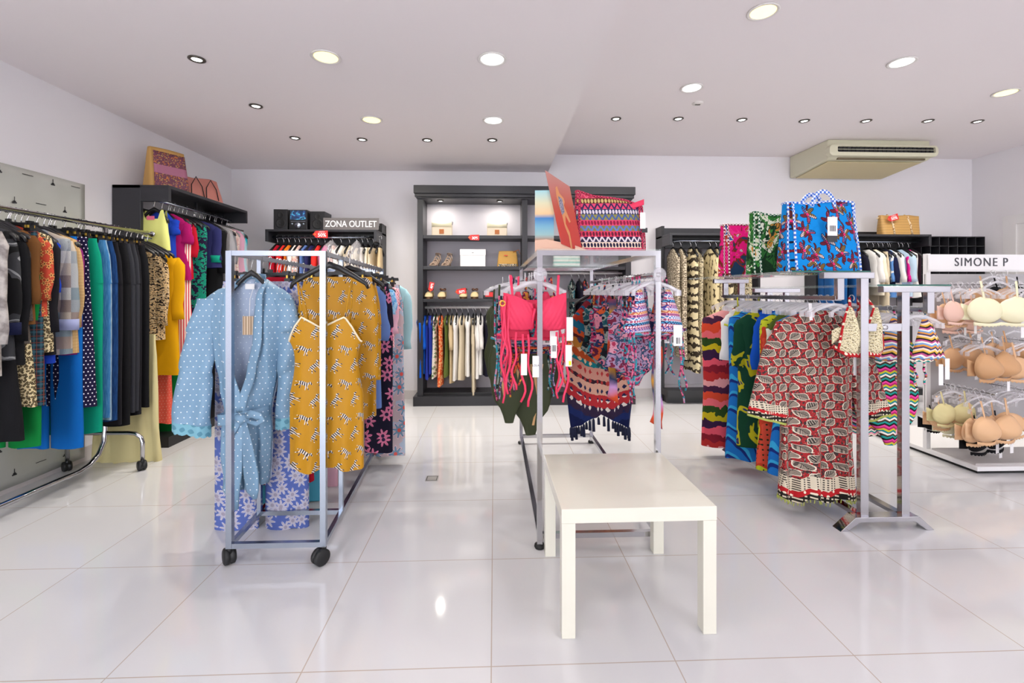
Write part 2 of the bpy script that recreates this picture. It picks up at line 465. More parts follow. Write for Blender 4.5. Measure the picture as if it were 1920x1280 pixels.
# ------------------------------------------------------------------ wardrobe units with a cantilevered hanging canopy
def sale_tag(loc, txt, label, rz=0, tilt=0, s=1.0, parent=None, group=None):
    m = Matrix.Rotation(tilt, 4, 'Y')
    t = thing('sale_tag', label, 'price tag', loc, rz, group)
    poly = [(-.07*s, 0), (-.04*s, .032*s), (.07*s, .036*s), (.07*s, -.036*s), (-.04*s, -.032*s)]
    poly = [((m @ Vector((x, 0, z)))[0], (m @ Vector((x, 0, z)))[2]) for x, z in poly]
    MB().prism(poly, -.0008, .0008).build('card', m_red, t)
    h = m @ Vector((-.05*s, 0, 0))
    MB().lathe([(.004*s,-.0015),(.008*s,-.0015),(.008*s,0)], h, 14, 'y').build('eyelet', M('brass_eyelet', '#d9b24a', .4, .6), t)
    o = text(txt, .046*s, m_wlet, t, m @ Vector((.016*s, -.0016, -.008*s)), (pi/2, tilt, 0), ext=.0004, off=.0012)
    if s > .9 and txt == '50%': text('HASTA', .017*s, m_wlet, t, m @ Vector((.016*s, -.0016, .022*s)), (pi/2, tilt, 0), ext=.0004)
    return t
# left unit against the left wall (rail runs along Y)
t = thing('wardrobe_unit', 'tall black open wardrobe unit against the left wall', 'wardrobe', (XL+.004, 3.66, 0))
MB().box(0, .21, 0, .03, 0, 2.03).build('side_panel', m_char, t, bevel=.002)
MB().box(0, .21, 1.11, 1.14, 0, 2.03).build('side_panel', m_char, t, bevel=.002)
MB().box(0, .02, .03, 1.11, 0, 1.9).build('back_panel', m_black, t)
MB().box(0, .42, 0, 1.14, 2.005, 2.03).build('top_board', m_char, t, bevel=.002)
MB().box(.21, .42, 0, .03, 1.905, 2.005).build('canopy_side', m_char, t)
MB().box(.21, .42, 1.11, 1.14, 1.905, 2.005).build('canopy_side', m_char, t)
MB().box(.02, .4, .03, 1.11, 0, .08).build('plinth', m_black, t)
MB().tube([(.27, .03, 1.93), (.27, 1.11, 1.93)], .0125, 10).build('hanging_rail', m_steel, t)
MB().box(.262, .278, .56, .576, 1.935, 2.005).build('rail_bracket', m_char, t)
MB().tube([(.19, .01, 1.62), (.27, -.03, 1.62), (.274, -.07, 1.62), (.274, .5, 1.62)], .008, 8).build('lower_arm', m_steel, t)
def xunit(name, label, x0, x1, zc, zb, ends=True):
    t = thing(name, label, 'wardrobe', (x0, 0, 0)); W = x1-x0
    MB().box(0, .03, YB-.2, YB-.004, 0, zb).build('side_panel', m_black, t, bevel=.002)
    MB().box(W-.03, W, YB-.2, YB-.004, 0, zb).build('side_panel', m_black, t, bevel=.002)
    MB().box(0, W, YB-.024, YB-.004, zc-.12, zb).build('rear_board', m_char, t)
    MB().box(.03, W-.03, YB-.02, YB-.004, .15, zc-.12).build('back_panel', m_grey, t)
    MB().box(0, W, 4.85, YB-.024, zc-.022, zc).build('top_board', m_char, t, bevel=.002)
    MB().box(0, .03, 4.85, YB-.2, zc-.125, zc-.022).build('canopy_side', m_char, t, bevel=.002)
    MB().box(W-.03, W, 4.85, YB-.2, zc-.125, zc-.022).build('canopy_side', m_char, t, bevel=.002)
    MB().box(0.03, W-.03, YB-.22, YB-.2, zc-.14, zc-.022).build('lower_rail_board', m_black, t)
    MB().tube([(.03, 4.95, zc-.07), (W-.03, 4.95, zc-.07)], .0125, 10).build('hanging_rail', m_steel, t)
    MB().box(.0, W, YB-.38, YB-.2, .08, .15).build('plinth', m_black, t)
    MB().box(.02, W-.02, YB-.3, YB-.02, 0, .08).build('plinth_foot', m_black, t)
    return t
U1 = (-2.355, -1.22, 1.855, 1.955); U2 = (1.86, 2.98, 1.835, 1.945); U3 = (3.62, 4.745, 1.835, 1.915)
xunit('wardrobe_unit', 'black wardrobe unit carrying the zona outlet sign', *U1)
xunit('wardrobe_unit', 'black wardrobe unit with animal-print clothes, right of the tall shelving', *U2)
xunit('wardrobe_unit', 'black wardrobe unit below the tan quilted bag', *U3)
# cubby grid
cx0, cz1 = 4.75, zat(443, 5.0, 4.98)
t = thing('cubby_shelf', 'black grid of small square cubbyholes in the far right corner', 'shelf', (cx0, 4.98, 0))
cb = cz1-.006-7*.105
for i in range(8): MB().box(i*.105, i*.105+.006, 0, .28, cb, cz1).build('upright', m_char, t)
for j in range(8): MB().box(0, .741, 0, .28, cz1-.006-j*.105, cz1-j*.105).build('shelf_board', m_char, t)
MB().box(0, .741, .28, .299, cb, cz1).build('back_panel', m_ink, t)

# ------------------------------------------------------------------ tall central shelving
X0, X1, YC0 = -.86, 1.52, 4.96
t = thing('shelving_cabinet', 'tall charcoal display cabinet with crown, shelves and rails on the back wall', 'cabinet')
DC = YC0
MB().box(X0, X1, DC-.03, YB-.003, 0, .1).build('plinth', m_char, t, bevel=.003)
cz = 2.335
mb = MB(); mb.box(X0+.01, X1-.01, DC-.06, YB-.003, cz-.085, cz); mb.box(X0+.02, X1-.02, DC-.045, YB-.003, cz-.12, cz-.085); mb.box(X0+.035, X1-.035, DC-.03, YB-.003, cz-.135, cz-.12)
mb.build('crown', m_char, t, bevel=.004)
for a, b in ((X0+.04, X0+.1), (.295, .355), (X1-.1, X1-.04)):
    MB().box(a, b, DC, YB-.003, .1, cz-.135).build('upright', m_char, t, bevel=.002)
MB().box(X0+.1, X1-.1, YB-.02, YB-.003, .1, cz-.135).build('back_panel', m_grey, t)
MB().box(X0+.1, X1-.1, DC+.03, YB-.02, .1, .13).build('bottom_board', m_black, t)
SH = [zat(441, -.2, DC+.01), zat(499, -.2, DC+.01), zat(560, -.2, DC+.01)]
for z in SH:
    for a, b in ((X0+.1, .295), (.355, X1-.1)):
        MB().box(a, b, DC+.01, YB-.02, z-.035, z).build('shelf', m_char, t, bevel=.002)
RC = (DC+.14, SH[2]-.095)
MB().tube([(X0+.1, RC[0], RC[1]), (.295, RC[0], RC[1])], .0125, 10).build('hanging_rail', m_white, t)
ZR2 = zat(512, 1.0, DC+.14)
MB().tube([(.355, RC[0], ZR2), (X1-.1, RC[0], ZR2)], .0125, 10).build('hanging_rail', m_white, t)
for px in (826, 937, 1145):
    X, _ = XZ(px, 372, DC+.08)
    s_ = MB().lathe([(.022,-.0), (.036,-.001), (.036,-.008), (.024,-.01)], (X, DC+.08, cz-.135), 20).build('spotlight', m_ring, t)
    MB().lathe([(.0005,-.006), (.023,-.006)], (X, DC+.08, cz-.135), 18).build('bulb', m_lw, s_)
    area('cabinet_lamp', X, DC+.08, cz-.148, .04, 2.2, (1, .95, .85))

# ------------------------------------------------------------------ racks
def caster(mb_parent, x, y, z=0.075, r=.033, rz=0):
    M_ = Matrix.Translation((x, y, 0)) @ Matrix.Rotation(rz, 4, 'Z')
    c = MB()
    def put(fn): 
        b0 = len(c.v); fn(); c.v[b0:] = [tuple(M_ @ Vector(p)) for p in c.v[b0:]]
    put(lambda: c.lathe([(.001,-.024),(r*.8,-.024),(r,-.019),(r,-.005),(r*.9,-.003),(r*.9,.003),(r,.005),(r,.019),(r*.8,.024),(.001,.024)], (0, .015, r+.001), 20, 'x'))
    put(lambda: c.lathe([(.001,0),(.012,0),(.012,.03),(.001,.03)], (0, 0, z-.03), 12))
    return c.build('caster', m_rub, mb_parent)
# rolling rack by the left wall
RLx, RLz = -2.62, 1.65
t = thing('clothes_rack', 'long chrome tubular rolling clothes rack along the left wall', 'clothes rack', (RLx, 3.22, 0))
MB().tube([(0, -3.9, RLz), (0, .42, RLz)], .0155, 12).build('hanging_rail', m_chrome, t)
MB().lathe([(.001,0),(.02,0),(.022,.012),(.016,.022),(.001,.024)], (0,.42,RLz), 14, 'y').build('end_cap', m_chrome, t)
pa = [(0, 0, RLz-.012), (0, 0, .28), (0, -.01, .2), (0, -.05, .13), (0, -.12, .085), (0, -.2, .07), (0, -3.2, .07), (0, -3.32, .085), (0, -3.39, .14), (0, -3.4, .22), (0, -3.4, RLz-.012)]
MB().tube(pa, .016, 12, up=Vector((1, 0, 0))).build('frame', m_chrome, t)
for yy in (0, -3.4):
    MB().tube([(-.245, yy, .075), (-.245, yy, .19), (-.235, yy, .225), (-.2, yy, .25), (-.15, yy, .256), (.15, yy, .256), (.2, yy, .25), (.235, yy, .225), (.245, yy, .19), (.245, yy, .075)], .013, 10).build('foot', m_chrome, t)
    for xx in (-.245, .245): caster(t, xx, yy, .08, .033, .9)
# rectangular rolling rack, front left
FL0, FL1, FR0, FR1, FZ = Vector((-1.165, 2.087, 0)), Vector((-1.275, 3.60, 0)), Vector((-.758, 2.087, 0)), Vector((-.866, 3.60, 0)), 1.385
def at3(a, z): return Vector((a[0], a[1], z))
t = thing('clothes_rack', 'square-tube silver rolling rack holding the blue robe and mustard nightwear', 'clothes rack')
def lerp(a, b, f): return a+(b-a)*f
for nm, a, b in (('top_rail', FL0, FL1), ('top_rail', FR0, FR1)):
    MB().bar(at3(a, FZ-.01), at3(b, FZ-.01), .02).build(nm, m_steel, t)
    MB().bar(at3(a, .088), at3(b, .088), .02).build('bottom_rail', m_steel, t)
for f in (0, .2, .78, 1):
    a, b = lerp(FL0, FL1, f), lerp(FR0, FR1, f)
    for q in (a, b):
        MB().bar(at3(q, .078), at3(q, FZ), .025 if f in (0, 1) else .02, up=Vector((0, 1, 0))).build('upright', m_steel, t)
    if f in (0, 1): MB().bar(at3(a, FZ-.01), at3(b, FZ-.01), .022).build('top_crossbar', m_steel, t)
    MB().bar(at3(a, .088), at3(b, .088), .022).build('bottom_crossbar', m_steel, t)
    if f in (0, 1):
        for q, ry in ((a, .7), (b, 2.5)): caster(t, q[0], q[1], .085, .036, ry)
# centre rack with glass top
CLx, CRx, CY0, CY1, CTz, CRz = .213, .775, 2.175, 3.68, 1.40, 1.286
t = thing('clothes_rack', 'chrome swimwear rack with a glass top, behind the cream table', 'clothes rack')
for x in (CLx, CRx):
    for y in (CY0, CY1):
        MB().bar((x, y, .02), (x, y, CTz), .025, up=Vector((0, 1, 0))).build('upright', m_chrome, t)
        MB().lathe([(.001,0),(.022,0),(.026,.008),(.024,.018),(.01,.022)], (x, y, 0), 16).build('foot', m_rub, t)
    MB().bar((x, CY0, CTz-.012), (x, CY1, CTz-.012), .024).build('top_rail', m_chrome, t)
    MB().bar((x, CY0, .06), (x, CY1, .06), .024).build('bottom_rail', m_chrome, t)
    MB().tube([(x, CY0-.02, CRz), (x, CY1, CRz)], .012, 10).build('hanging_rail', m_chrome, t)
    MB().lathe([(.001,-.004),(.03,-.002),(.034,.004),(.03,.01),(.001,.012)], (x, CY0-.03, CRz), 18, 'y').build('end_disc', m_film, t)
for y in (CY0, CY1):
    MB().bar((CLx, y, CTz-.012), (CRx, y, CTz-.012), .024).build('top_crossbar', m_chrome, t)
    MB().bar((CLx, y, .06), (CRx, y, .06), .024).build('bottom_crossbar', m_chrome, t)
tag(MB().box(CLx-.012, CRx+.012, CY0-.012, CY1+.012, CTz+.001, CTz+.007).build('glass_sheet', m_glass), 'clear glass sheet lying on the swimwear rack', 'glass shelf')
# right four-way rack
QLx, QRx, QY0, QY1, QLz, QRz = 1.75, 2.225, 2.29, 3.45, 1.175, 1.115
PXa, PXb = 1.875, 2.09
t = thing('clothes_rack', 'chrome two-post rack with stepped arms, holding the red paisley tunic', 'clothes rack')
ZA, ZB = 1.305, 1.235
def flat_post(x, y, z0, z1, w=.042, d=.03): return MB().box(x-w/2, x+w/2, y-d/2, y+d/2, z0, z1)
for y in (QY0, QY1):
    flat_post(PXa, y, .06, ZA-.03).build('post', m_chrome, t, bevel=.002)
    flat_post(PXb, y, .06, ZB-.03).build('post', m_chrome, t, bevel=.002)
    MB().box(PXa, PXb, y-.012, y+.012, 1.005, 1.045).build('post_link', m_chrome, t, bevel=.002)
    MB().lathe([(.001,-.008),(.012,-.006),(.014,0)], ((PXa+PXb)/2, y-.012, 1.025), 14, 'y').build('knob', m_chrome, t)
    MB().box(QLx-.09, PXa+.05, y-.018, y+.018, ZA-.032, ZA).build('upper_arm', m_chrome, t, bevel=.003)
    MB().box(PXb-.12, QRx+.1, y-.018, y+.018, ZB-.032, ZB).build('lower_arm', m_chrome, t, bevel=.003)
    MB().box(QLx-.016, QLx+.02, y-.014, y+.014, QLz-.01, ZA-.03).build('arm_drop', m_chrome, t, bevel=.003)
    MB().box(QRx-.02, QRx+.018, y-.014, y+.014, QRz-.02, ZB-.03).build('arm_drop', m_chrome, t, bevel=.003)
    # bridge-shaped foot
    cx = (PXa+PXb)/2; P = [(cx-.245,0),(cx-.165,.07),(cx+.165,.07),(cx+.245,0),(cx+.205,0),(cx+.145,.045),(cx-.145,.045),(cx-.205,0)]
    MB().prism(P, y-.03, y+.03).build('foot', m_chrome, t, bevel=.002)
MB().box(QLx-.018, QLx+.018, QY0, QY1, QLz-.014, QLz+.01).build('hanging_rail', m_chrome, t, bevel=.003)
MB().box(QRx-.018, QRx+.018, QY0, QY1, QRz-.014, QRz+.01).build('hanging_rail', m_chrome, t, bevel=.003)
for x in (PXa, PXb): MB().box(x-.02, x+.02, QY0, QY1, .05, .07).build('base_beam', m_chrome, t)
def gshelf(x0, x1, z, lab):
    o = tag(MB().box(x0, x1, QY0+.02, QY1+.12, z, z+.008).build('glass_shelf', m_glass), lab, 'glass shelf')
    MB().box(x0, x1, QY0+.0195, QY0+.0205, z, z+.008).build('front_edge', m_gedge, o)
    return o
gshelf(QLx-.23, PXa+.06, ZA+.001, 'glass shelf under the three patterned totes')
gshelf(PXb-.12, QRx+.14, ZB+.001, 'glass shelf on the lower right arms of the chrome rack')

# ------------------------------------------------------------------ lingerie gondola far right
GX, GY = 3.19, 2.94
GP = 3.30          # panel plane
t = thing('lingerie_stand', 'white lingerie gondola with grey panel and clear prongs at the right edge', 'display stand', (GX, GY, 0))
MB().box(0, 1.3, 0, .95, .02, .05).build('base_tray', m_white, t, bevel=.004)
MB().box(.02, 1.28, .02, .93, 0, .02).build('skid', m_rub, t)
MB().box(.0, .03, .36, .39, .05, 1.49).build('upright', m_white, t)
MB().box(1.27, 1.3, .36, .39, .05, 1.49).build('upright', m_white, t)
MB().box(.03, 1.27, .365, .385, .18, 1.34).build('back_panel', M('gondola_grey', '#b4b1b3', .5), t)
MB().box(.0, .02, .37, .38, .18, 1.34).build('side_glazing', m_glass, t)
MB().box(.02, 1.28, .03, .34, .05, .062).build('tray_liner', M('liner_grey', '#b9b4b2', .35), t)
MB().box(.3, .37, .2, .201, .062, .16).build('base_label', m_film, t)
zs0, zs1 = zat(506, 3.2, GP), zat(477, 3.2, GP)
s = thing('brand_sign', 'white header sign with thin grey capital lettering over the lingerie', 'sign', (GX-.0, GP-.02, 0))
MB().box(0, 1.3, 0, .012, zs0, zs1).build('sign_board', m_paper, s, bevel=.001)
MB().box(0, 1.3, .004, .016, zs0-.012, zs0).build('lower_lip', m_white, s)
text('SIMONE P', .088, M('grey_lettering', '#4a4a50', .6), s, (.19, -.002, (zs0+zs1)/2-.002), align='LEFT', space=1.2, sx=.92)
PR = [(zat(533, 3.5, 3.1), 'top'), (zat(637, 3.5, 3.1), 'middle'), (zat(735, 3.4, 3.0), 'low')]
PRX = [3.33, 3.68, 4.03]
for z, nm in PR:
    for x in PRX:
        if nm == 'low': x -= .02
        q = MB().tube([(x-GX, .365, z), (x-GX, .06 if nm != 'low' else .0, z-.004), (x-GX, .045 if nm != 'low' else -.015, z+.014)], .004, 6)
        q.build('prong', m_chrome, t)
# ------------------------------------------------------------------ garment builders (local frame: origin on the rail, x = width, front faces -y, hangs to -z)
def interp(prof, z):
    if z >= prof[0][0]: return prof[0][1:]
    for a, b in zip(prof, prof[1:]):
        if z >= b[0]:
            f = (a[0]-z)/(a[0]-b[0]); f = f*f*(3-2*f)*.5+f*.5
            return [p+(q-p)*f for p, q in zip(a[1:], b[1:])]
    return prof[-1][1:]
def shell(mb, prof, rows=16, n=36, fold=.006, freq=32, seed=0, hem=.004, pw=.8, ztop=None, y0=0, twist=0):
    R = random.Random(seed); p1, p2, p3 = R.random()*6, R.random()*6, R.random()*6
    prof = [tuple(p)+(0,)*(4-len(p)) for p in prof]
    z0, z1 = prof[0][0], prof[-1][0]
    def fn(u, v):
        a = 2*pi*u; z = z0+(z1-z0)*v
        w_, t_, xc = interp(prof, z)
        c, s = cos(a), sin(a)
        x = xc+w_*math.copysign(abs(c)**.85, c)
        g = min(1, .25+v*1.1)
        y = t_*math.copysign(abs(s)**pw, s)+fold*g*(sin(freq*x+p1+z*1.5)+.45*sin(freq*2.3*x+p2-z*2)+.3*sin(9*z+p3))
        if ztop: z = ztop(x)+(z1-ztop(x))*v
        return (x, y+y0+twist*x, z+hem*v*v*sin(freq*.8*x+p2))
    return mb.grid(fn, n, rows, True)
def body_top(L, w_, th=.05, flare=1.0, zt=-.088, drop=.055, nk=.05):
    return [(zt, nk, .02), (zt-.012, nk+.03, .032), (zt-drop*.55, w_*.72, .042), (zt-drop, w_*.95, .045), (zt-drop-.05, w_, th), (zt-L*.55, w_*.93, th), (zt-L, w_*flare, th*1.05)]
def slv(sx, w_, ln, zs=-.17, r0=.07, r1=.055, out=.035, ry=.035, yo=0, seed=0):
    mb = MB(); m = 9; P = []; R0 = []; RY = []
    rnd = random.Random(seed)
    for i in range(m):
        f = i/(m-1)
        P.append((sx*(w_-.035+out*(1-(1-f)**2)+.007*sin(f*7+seed)), yo-.012*f, zs-ln*f)); R0.append(r0+(r1-r0)*f+.004*sin(f*15+seed)); RY.append(ry*(1-.15*f)+.003*sin(11*f+seed))
    R0[0] = r0*.55; RY[0] = ry*.5
    mb.tube(P, R0, 14, RY, caps=True); return mb
def add_tag(t, x, z, y=-.06, lab=None, s=1):
    mb = MB(); mb.box(x-.018*s, x+.018*s, y-.0006, y+.0006, z-.07*s, z)
    mb.build('hang_tag', m_paper, t)
def g_top(t, mat, L=.6, e=.22, sl=.5, flare=1.0, seed=0, th=.05, cuff=None, collar=None, trim=None, n=32, rows=14, wide=1):
    w_ = e-.045 if sl else e
    mb = MB(); shell(mb, body_top(L, w_, th, flare), rows, n, seed=seed); mb.build('body', mat, t)
    if sl:
        for sx in (-1, 1):
            s_ = slv(sx, w_, sl, seed=seed+sx, r0=.056*wide, r1=(.046 if sl > .3 else .058)*wide, out=.02, ry=.028, zs=-.15); so = s_.build('sleeve', mat, t)
            if cuff:
                MB().tube([(sx*(w_-.015), -.012, -.15-sl+.05), (sx*(w_-.015), -.012, -.15-sl-.012)], .052*wide, 14, .032).build('cuff', cuff, so)
    if collar:
        MB().grid(lambda u, v: ((.062+.012*v)*cos(2*pi*u), (.03+.006*v)*sin(2*pi*u), -.085-.045*v+.012*cos(2*pi*u)**2), 20, 3, True).build('collar', collar, t)
def g_trousers(t, mat, L=1.0, e=.19, seed=0, flare=1.0, n=24, rows=12, zt=-.12, band=None, th=.03):
    mb = MB(); wa = e*.82
    cr = min(.27, L*.42)
    shell(mb, [(zt, wa, .02), (zt-.12, e*.95, th), (zt-cr, e, th)], 6, n, .003, 30, seed)
    for sx in (-1, 1):
        shell(mb, [(zt-cr*.6, e*.44, th*.85, sx*e*.5), (zt-cr, e*.47, th*.9, sx*e*.51), (zt-L, e*.45*flare, th*.8, sx*e*.52*flare**.5)], rows, 20, .005, 40, seed+sx)
    mb.build('leg_panels', mat, t)
    MB().grid(lambda u, v: ((wa+.002)*cos(2*pi*u), .0225*sin(2*pi*u), zt+.004-.035*v), 24, 2, True).build('waistband', band or mat, t)
def g_skirt(t, mat, L=.6, e=.2, e2=.26, seed=0, n=40, rows=14, zt=-.12, fold=.010, freq=36, th=.035):
    mb = MB(); shell(mb, [(zt, e, .02), (zt-.15, e*1.06, th*.8), (zt-L, e2, th*1.1)], rows, n, fold, freq, seed, .008); mb.build('skirt_panel', mat, t)
    MB().grid(lambda u, v: ((e+.002)*cos(2*pi*u), .0225*sin(2*pi*u), zt+.004-.035*v), 24, 2, True).build('waistband', mat, t)
def g_dress(t, mat, L=1.0, e=.19, e2=None, seed=0, n=32, rows=18, fold=.007, th=.045, top='strap'):
    e2 = e2 or e*1.15; mb = MB()
    if top == 'strap':
        shell(mb, [(-.24, e*.72, .02), (-.3, e*.85, th*.8), (-.45, e*.8, th), (-.1-L, e2, th*1.1)], rows, n, fold, 34, seed, .01); mb.build('body', mat, t)
        for sx in (-1, 1): MB().tube([(sx*e*.5, 0, -.12), (sx*e*.58, -.02, -.25)], .004, 6).build('strap', mat, t)
    else:
        shell(mb, body_top(L, e, th, e2/e), rows, n, fold, 34, seed, .01); mb.build('body', mat, t)
def g_swim(t, mat, e=.15, L=.62, seed=0, lining=None):
    mb = MB()
    shell(mb, [(-.17, e*.62, .015), (-.22, e*.9, .028), (-.36, e*.78, .03), (-.48, e, .03), (-.08-L*.82, e*.8, .026), (-.08-L*.95, e*.32, .02), (-.1-L, e*.2, .014)], 16, 24, .004, 40, seed, 0)
    mb.build('body', mat, t)
    for sx in (-1, 1): MB().tube([(sx*e*.45, 0, -.04), (sx*e*.5, -.012, -.19)], .006, 6).build('strap', mat, t)
    if lining:
        MB().grid(lambda u, v: ((u-.5)*e*(1.0-.72*v), -.031+.012*v, -.5-(L-.46)*v), 6, 6).build('lining', lining, t)
def wavy(p0, p1, amp, seed, m=12):
    R = random.Random(seed); a, b = R.random()*6, R.random()*6
    return [(p0[0]+(p1[0]-p0[0])*i/m+amp*sin(a+i*.9)*i/m, p0[1]+(p1[1]-p0[1])*i/m+amp*.5*sin(b+i*1.1)*i/m, p0[2]+(p1[2]-p0[2])*i/m) for i in range(m+1)]
def g_bikini(t, mat, cx=.075, w_=.085, top=-.08, base=-.26, strings=(), smat=None, seed=0, bulge=.035):
    for sx in (-1, 1):
        def fn(u, v):
            ww = w_*(.12+.88*v**.8); x = sx*(cx*.85+(cx-cx*.85)*v)+ww*(2*u-1)
            return (x, -.015-bulge*sin(pi*u)*sin(pi*min(1, v*.95+.05))**.7*(.3+.7*v), top+(base-top)*v-.012*sin(pi*u)*v)
        MB().grid(fn, 12, 14).build('cup', mat, t, solid=.003)
        MB().tube([(sx*cx*.8, 0, -.005), (sx*cx*.85, -.015, top+.01)], .005, 6).build('strap', smat or mat, t)
    MB().tube([(-cx-w_-.02, .01, base+.01), (-cx, -.02, base-.012), (0, -.015, base-.008), (cx, -.02, base-.012), (cx+w_+.02, .01, base+.01)], .007, 6).build('band', smat or mat, t)
    for i, (x, z0, z1) in enumerate(strings):
        MB().tube(wavy((x, -.02, z0), (x+.01, -.02, z1), .012, seed+i), .005, 6).build('string', smat or mat, t)
def g_bra(t, mat, s=1.0, smat=None, lace=None, dy=.042):
    for sx in (-1, 1):
        def fn(u, v):
            a = 2*pi*u; r = v
            x = sx*.092*s+.112*s*r*cos(a); z = -.215*s+.078*s*r*sin(a)+(.014*s*r*r if sin(a) > 0 else 0)*max(0, sin(a))*(1 if sx*cos(a) > 0 else .3)
            return (x, -.01-dy*s*(1-r**2.2), z-.012*s*(1-r*r))
        MB().grid(fn, 24, 7, True).build('cup', mat, t, solid=.002)
        MB().grid(lambda u, v: (sx*(.11*s-.01*v)+(u-.5)*.014*s, .0-.02*v, -.03-(.13*s)*v), 1, 5).build('strap', smat or mat, t, solid=.002)
        MB().grid(lambda u, v: (sx*(.165*s+.05*s*u), .0+.02*u, (-.185-.085*v)*s+.02*u*(1-v)), 4, 3).build('wing', smat or mat, t, solid=.002)
    MB().grid(lambda u, v: ((u-.5)*.34*s, -.018-.02*abs(sin(2*pi*u)), (-.283-.02*v)*s-.008*abs(sin(2*pi*u))-(.004*sin(u*90) if v > .9 else 0)), 48, 2).build('under_band', lace or mat, t, solid=.002)

# hangers: one of each kind, then copies sharing its mesh
def hook(r=.019, stem=.05):
    P = [(0, 0, -stem-r)]+[(0, 0, -r-.004)] if False else []
    for k in range(11):
        a = radians(-55+k*235/10); P.append((0, r*cos(a)*-1, r*sin(a)-.002))
    P = P+[(0, 0.006, -r*1.2), (0, 0, -r*2.0), (0, 0, -stem-r)]
    return P
def tmpl(kind):
    parts = []
    t = bpy.data.objects.new('hanger', None); t.empty_display_size = .05
    if kind == 'black':
        parts.append(('hook', MB().tube(hook(), .003, 6), M('hook_steel', '#dcdde0', .2, 1)))
        parts.append(('arms', MB().tube([(-.185, .0, -.185), (-.175, .0, -.162), (-.12, 0, -.128), (-.05, 0, -.09), (0, 0, -.074), (.05, 0, -.09), (.12, 0, -.128), (.175, 0, -.162), (.185, 0, -.185)], [.006, .010, .012, .014, .016, .014, .012, .010, .006], 10, [.008, .013, .012, .010, .008, .010, .012, .013, .008], up=Vector((0, 1, 0))), m_plas))
    if kind == 'clip':
        parts.append(('hook', MB().tube(hook(), .003, 6), M('hook_steel', '#dcdde0', .2, 1)))
        b = MB(); b.box(-.17, .17, -.005, .005, -.085, -.07); b.box(-.012, .012, -.006, .006, -.07, -.05); parts.append(('bar', b, m_plas))
        for sx in (-1, 1):
            b = MB(); b.box(sx*.13-.014, sx*.13+.014, -.016, .016, -.135, -.1); b.box(sx*.13-.006, sx*.13+.006, -.012, .012, -.105, -.062); parts.append(('clip', b, m_plas))
            parts.append(('clip_spring', MB().box(sx*.13-.004, sx*.13+.004, -.0175, .0175, -.1, -.085), M('brass_eyelet', '#d9b24a', .4, .6)))
    if kind == 'clear':
        P = hook(.016, .012)
        parts.append(('hook', MB().tube(P, .0028, 6), m_clear))
        b = MB(); b.tube([(-.135, 0, -.082), (-.09, 0, -.058), (-.03, 0, -.038), (0, 0, -.034), (.03, 0, -.038), (.09, 0, -.058), (.135, 0, -.082)], .008, 8, .003); parts.append(('arms', b, m_clear))
        for sx in (-1, 1): parts.append(('clip', MB().box(sx*.128-.01, sx*.128+.01, -.007, .007, -.1, -.072), m_clear))
    meshes = []
    for nm, mb, m in parts:
        o = mb.build(nm, m); me = o.data; bpy.data.objects.remove(o); meshes.append((nm, me))
    return meshes
HT = {k: tmpl(k) for k in ('black', 'clip', 'clear')}
HINFO = {}
def hanger(kind, loc, rz, where_, scale=1, of=None):
    lab, grp = where_
    if of: lab = {'black': 'black', 'clip': 'black clip', 'clear': 'clear'}[kind]+' hanger of the '+of
    lab = ' '.join(lab.split()[:16])
    t = thing('clothes_hanger', lab, 'hanger', loc, rz, grp)
    for nm, me in HT[kind]:
        o = bpy.data.objects.new(nm, me); C.objects.link(o); o.parent = t
        if scale != 1: o.scale = (scale, 1, 1)
    return t
NAMES = {}
def gar(name, cat, label, loc, rz, group): return thing(name, label, cat, loc, rz, group)

# ------------------------------------------------------------------ cloth library
K = {}
def k(n, c, **kw): K[n] = cloth(n, c, **kw); return K[n]
k('black', '#17171a'); k('black2', '#1d1c21'); k('char', '#33343a'); k('grey', '#8c8a8c'); k('darkgrey', '#4a4a4c')
k('fur', lambda p: p.ramp(p.noise(18, 4), ['#6f6a68', '#9b9594', '#bdb6b2', '#857e7c', '#aaa3a0', '#d0c9c4'], False), bump=1, bscale=160)
k('pinksatin', '#e59aa4', rough=.35); k('brown', '#6b4523'); k('tweed', blotch(['#3a3837', '#57514e', '#6a605a', '#45413f', '#7b6a62'], .006))
k('wave', lambda p: p.ramp((p.v*5+p.noise(5, 2)*3).fr(), [(0, '#1a1a1c'), (.5, '#4d4e52'), (.62, '#8f9194'), (.7, '#3a3b3f')]))
k('orangefl', flowers('#c24a36', '#dc9a5a', '#3f2b22', .03, 5, .5, '#6e2a20')); k('knit', leopard('#d8c79d', '#231d19', '#8d7a55', .013))
k('royal', '#1c3fb0'); k('blue', '#0d63b5'); k('sequin', lambda p: p.ramp(p.rnd((p.u/.06).fl(), (p.v/.07).fl()), ['#8e9498', '#b7a999', '#a3a5a6', '#8d7c74', '#c6c3bb', '#75848b']), rough=.45, bump=.8, bscale=200)
k('lilac', '#9aa0c6'); k('beigecheck', plaid('#c9a877', '#a98758', '#8b6b42', .018)); k('purple', '#7c1f6a')
k('navydot', dots('#1c1738', '#ece6ee', .024, .004)); k('green', '#069070'); k('jean', denim('#2e6ca3', '#5e97c9')); k('lightjean', denim('#6d8ea8', '#b9cbd6')); k('darkjean', denim('#12305c', '#24508a'))
k('plaidteal', plaid('#1d2b33', '#3b6372', '#7a3a2e', .035)); k('leop', leopard('#e0bd8d', '#2a1f1d', '#c58a55', .028)); k('animal', lambda p: p.ramp(p.noise(45, 3, p.comb(p.u*1.0, p.v*1.9, p.y)), [(0, '#2a2222'), (.45, '#e4c28f'), (.56, '#3a2c28'), (.62, '#f0d9b2')]))
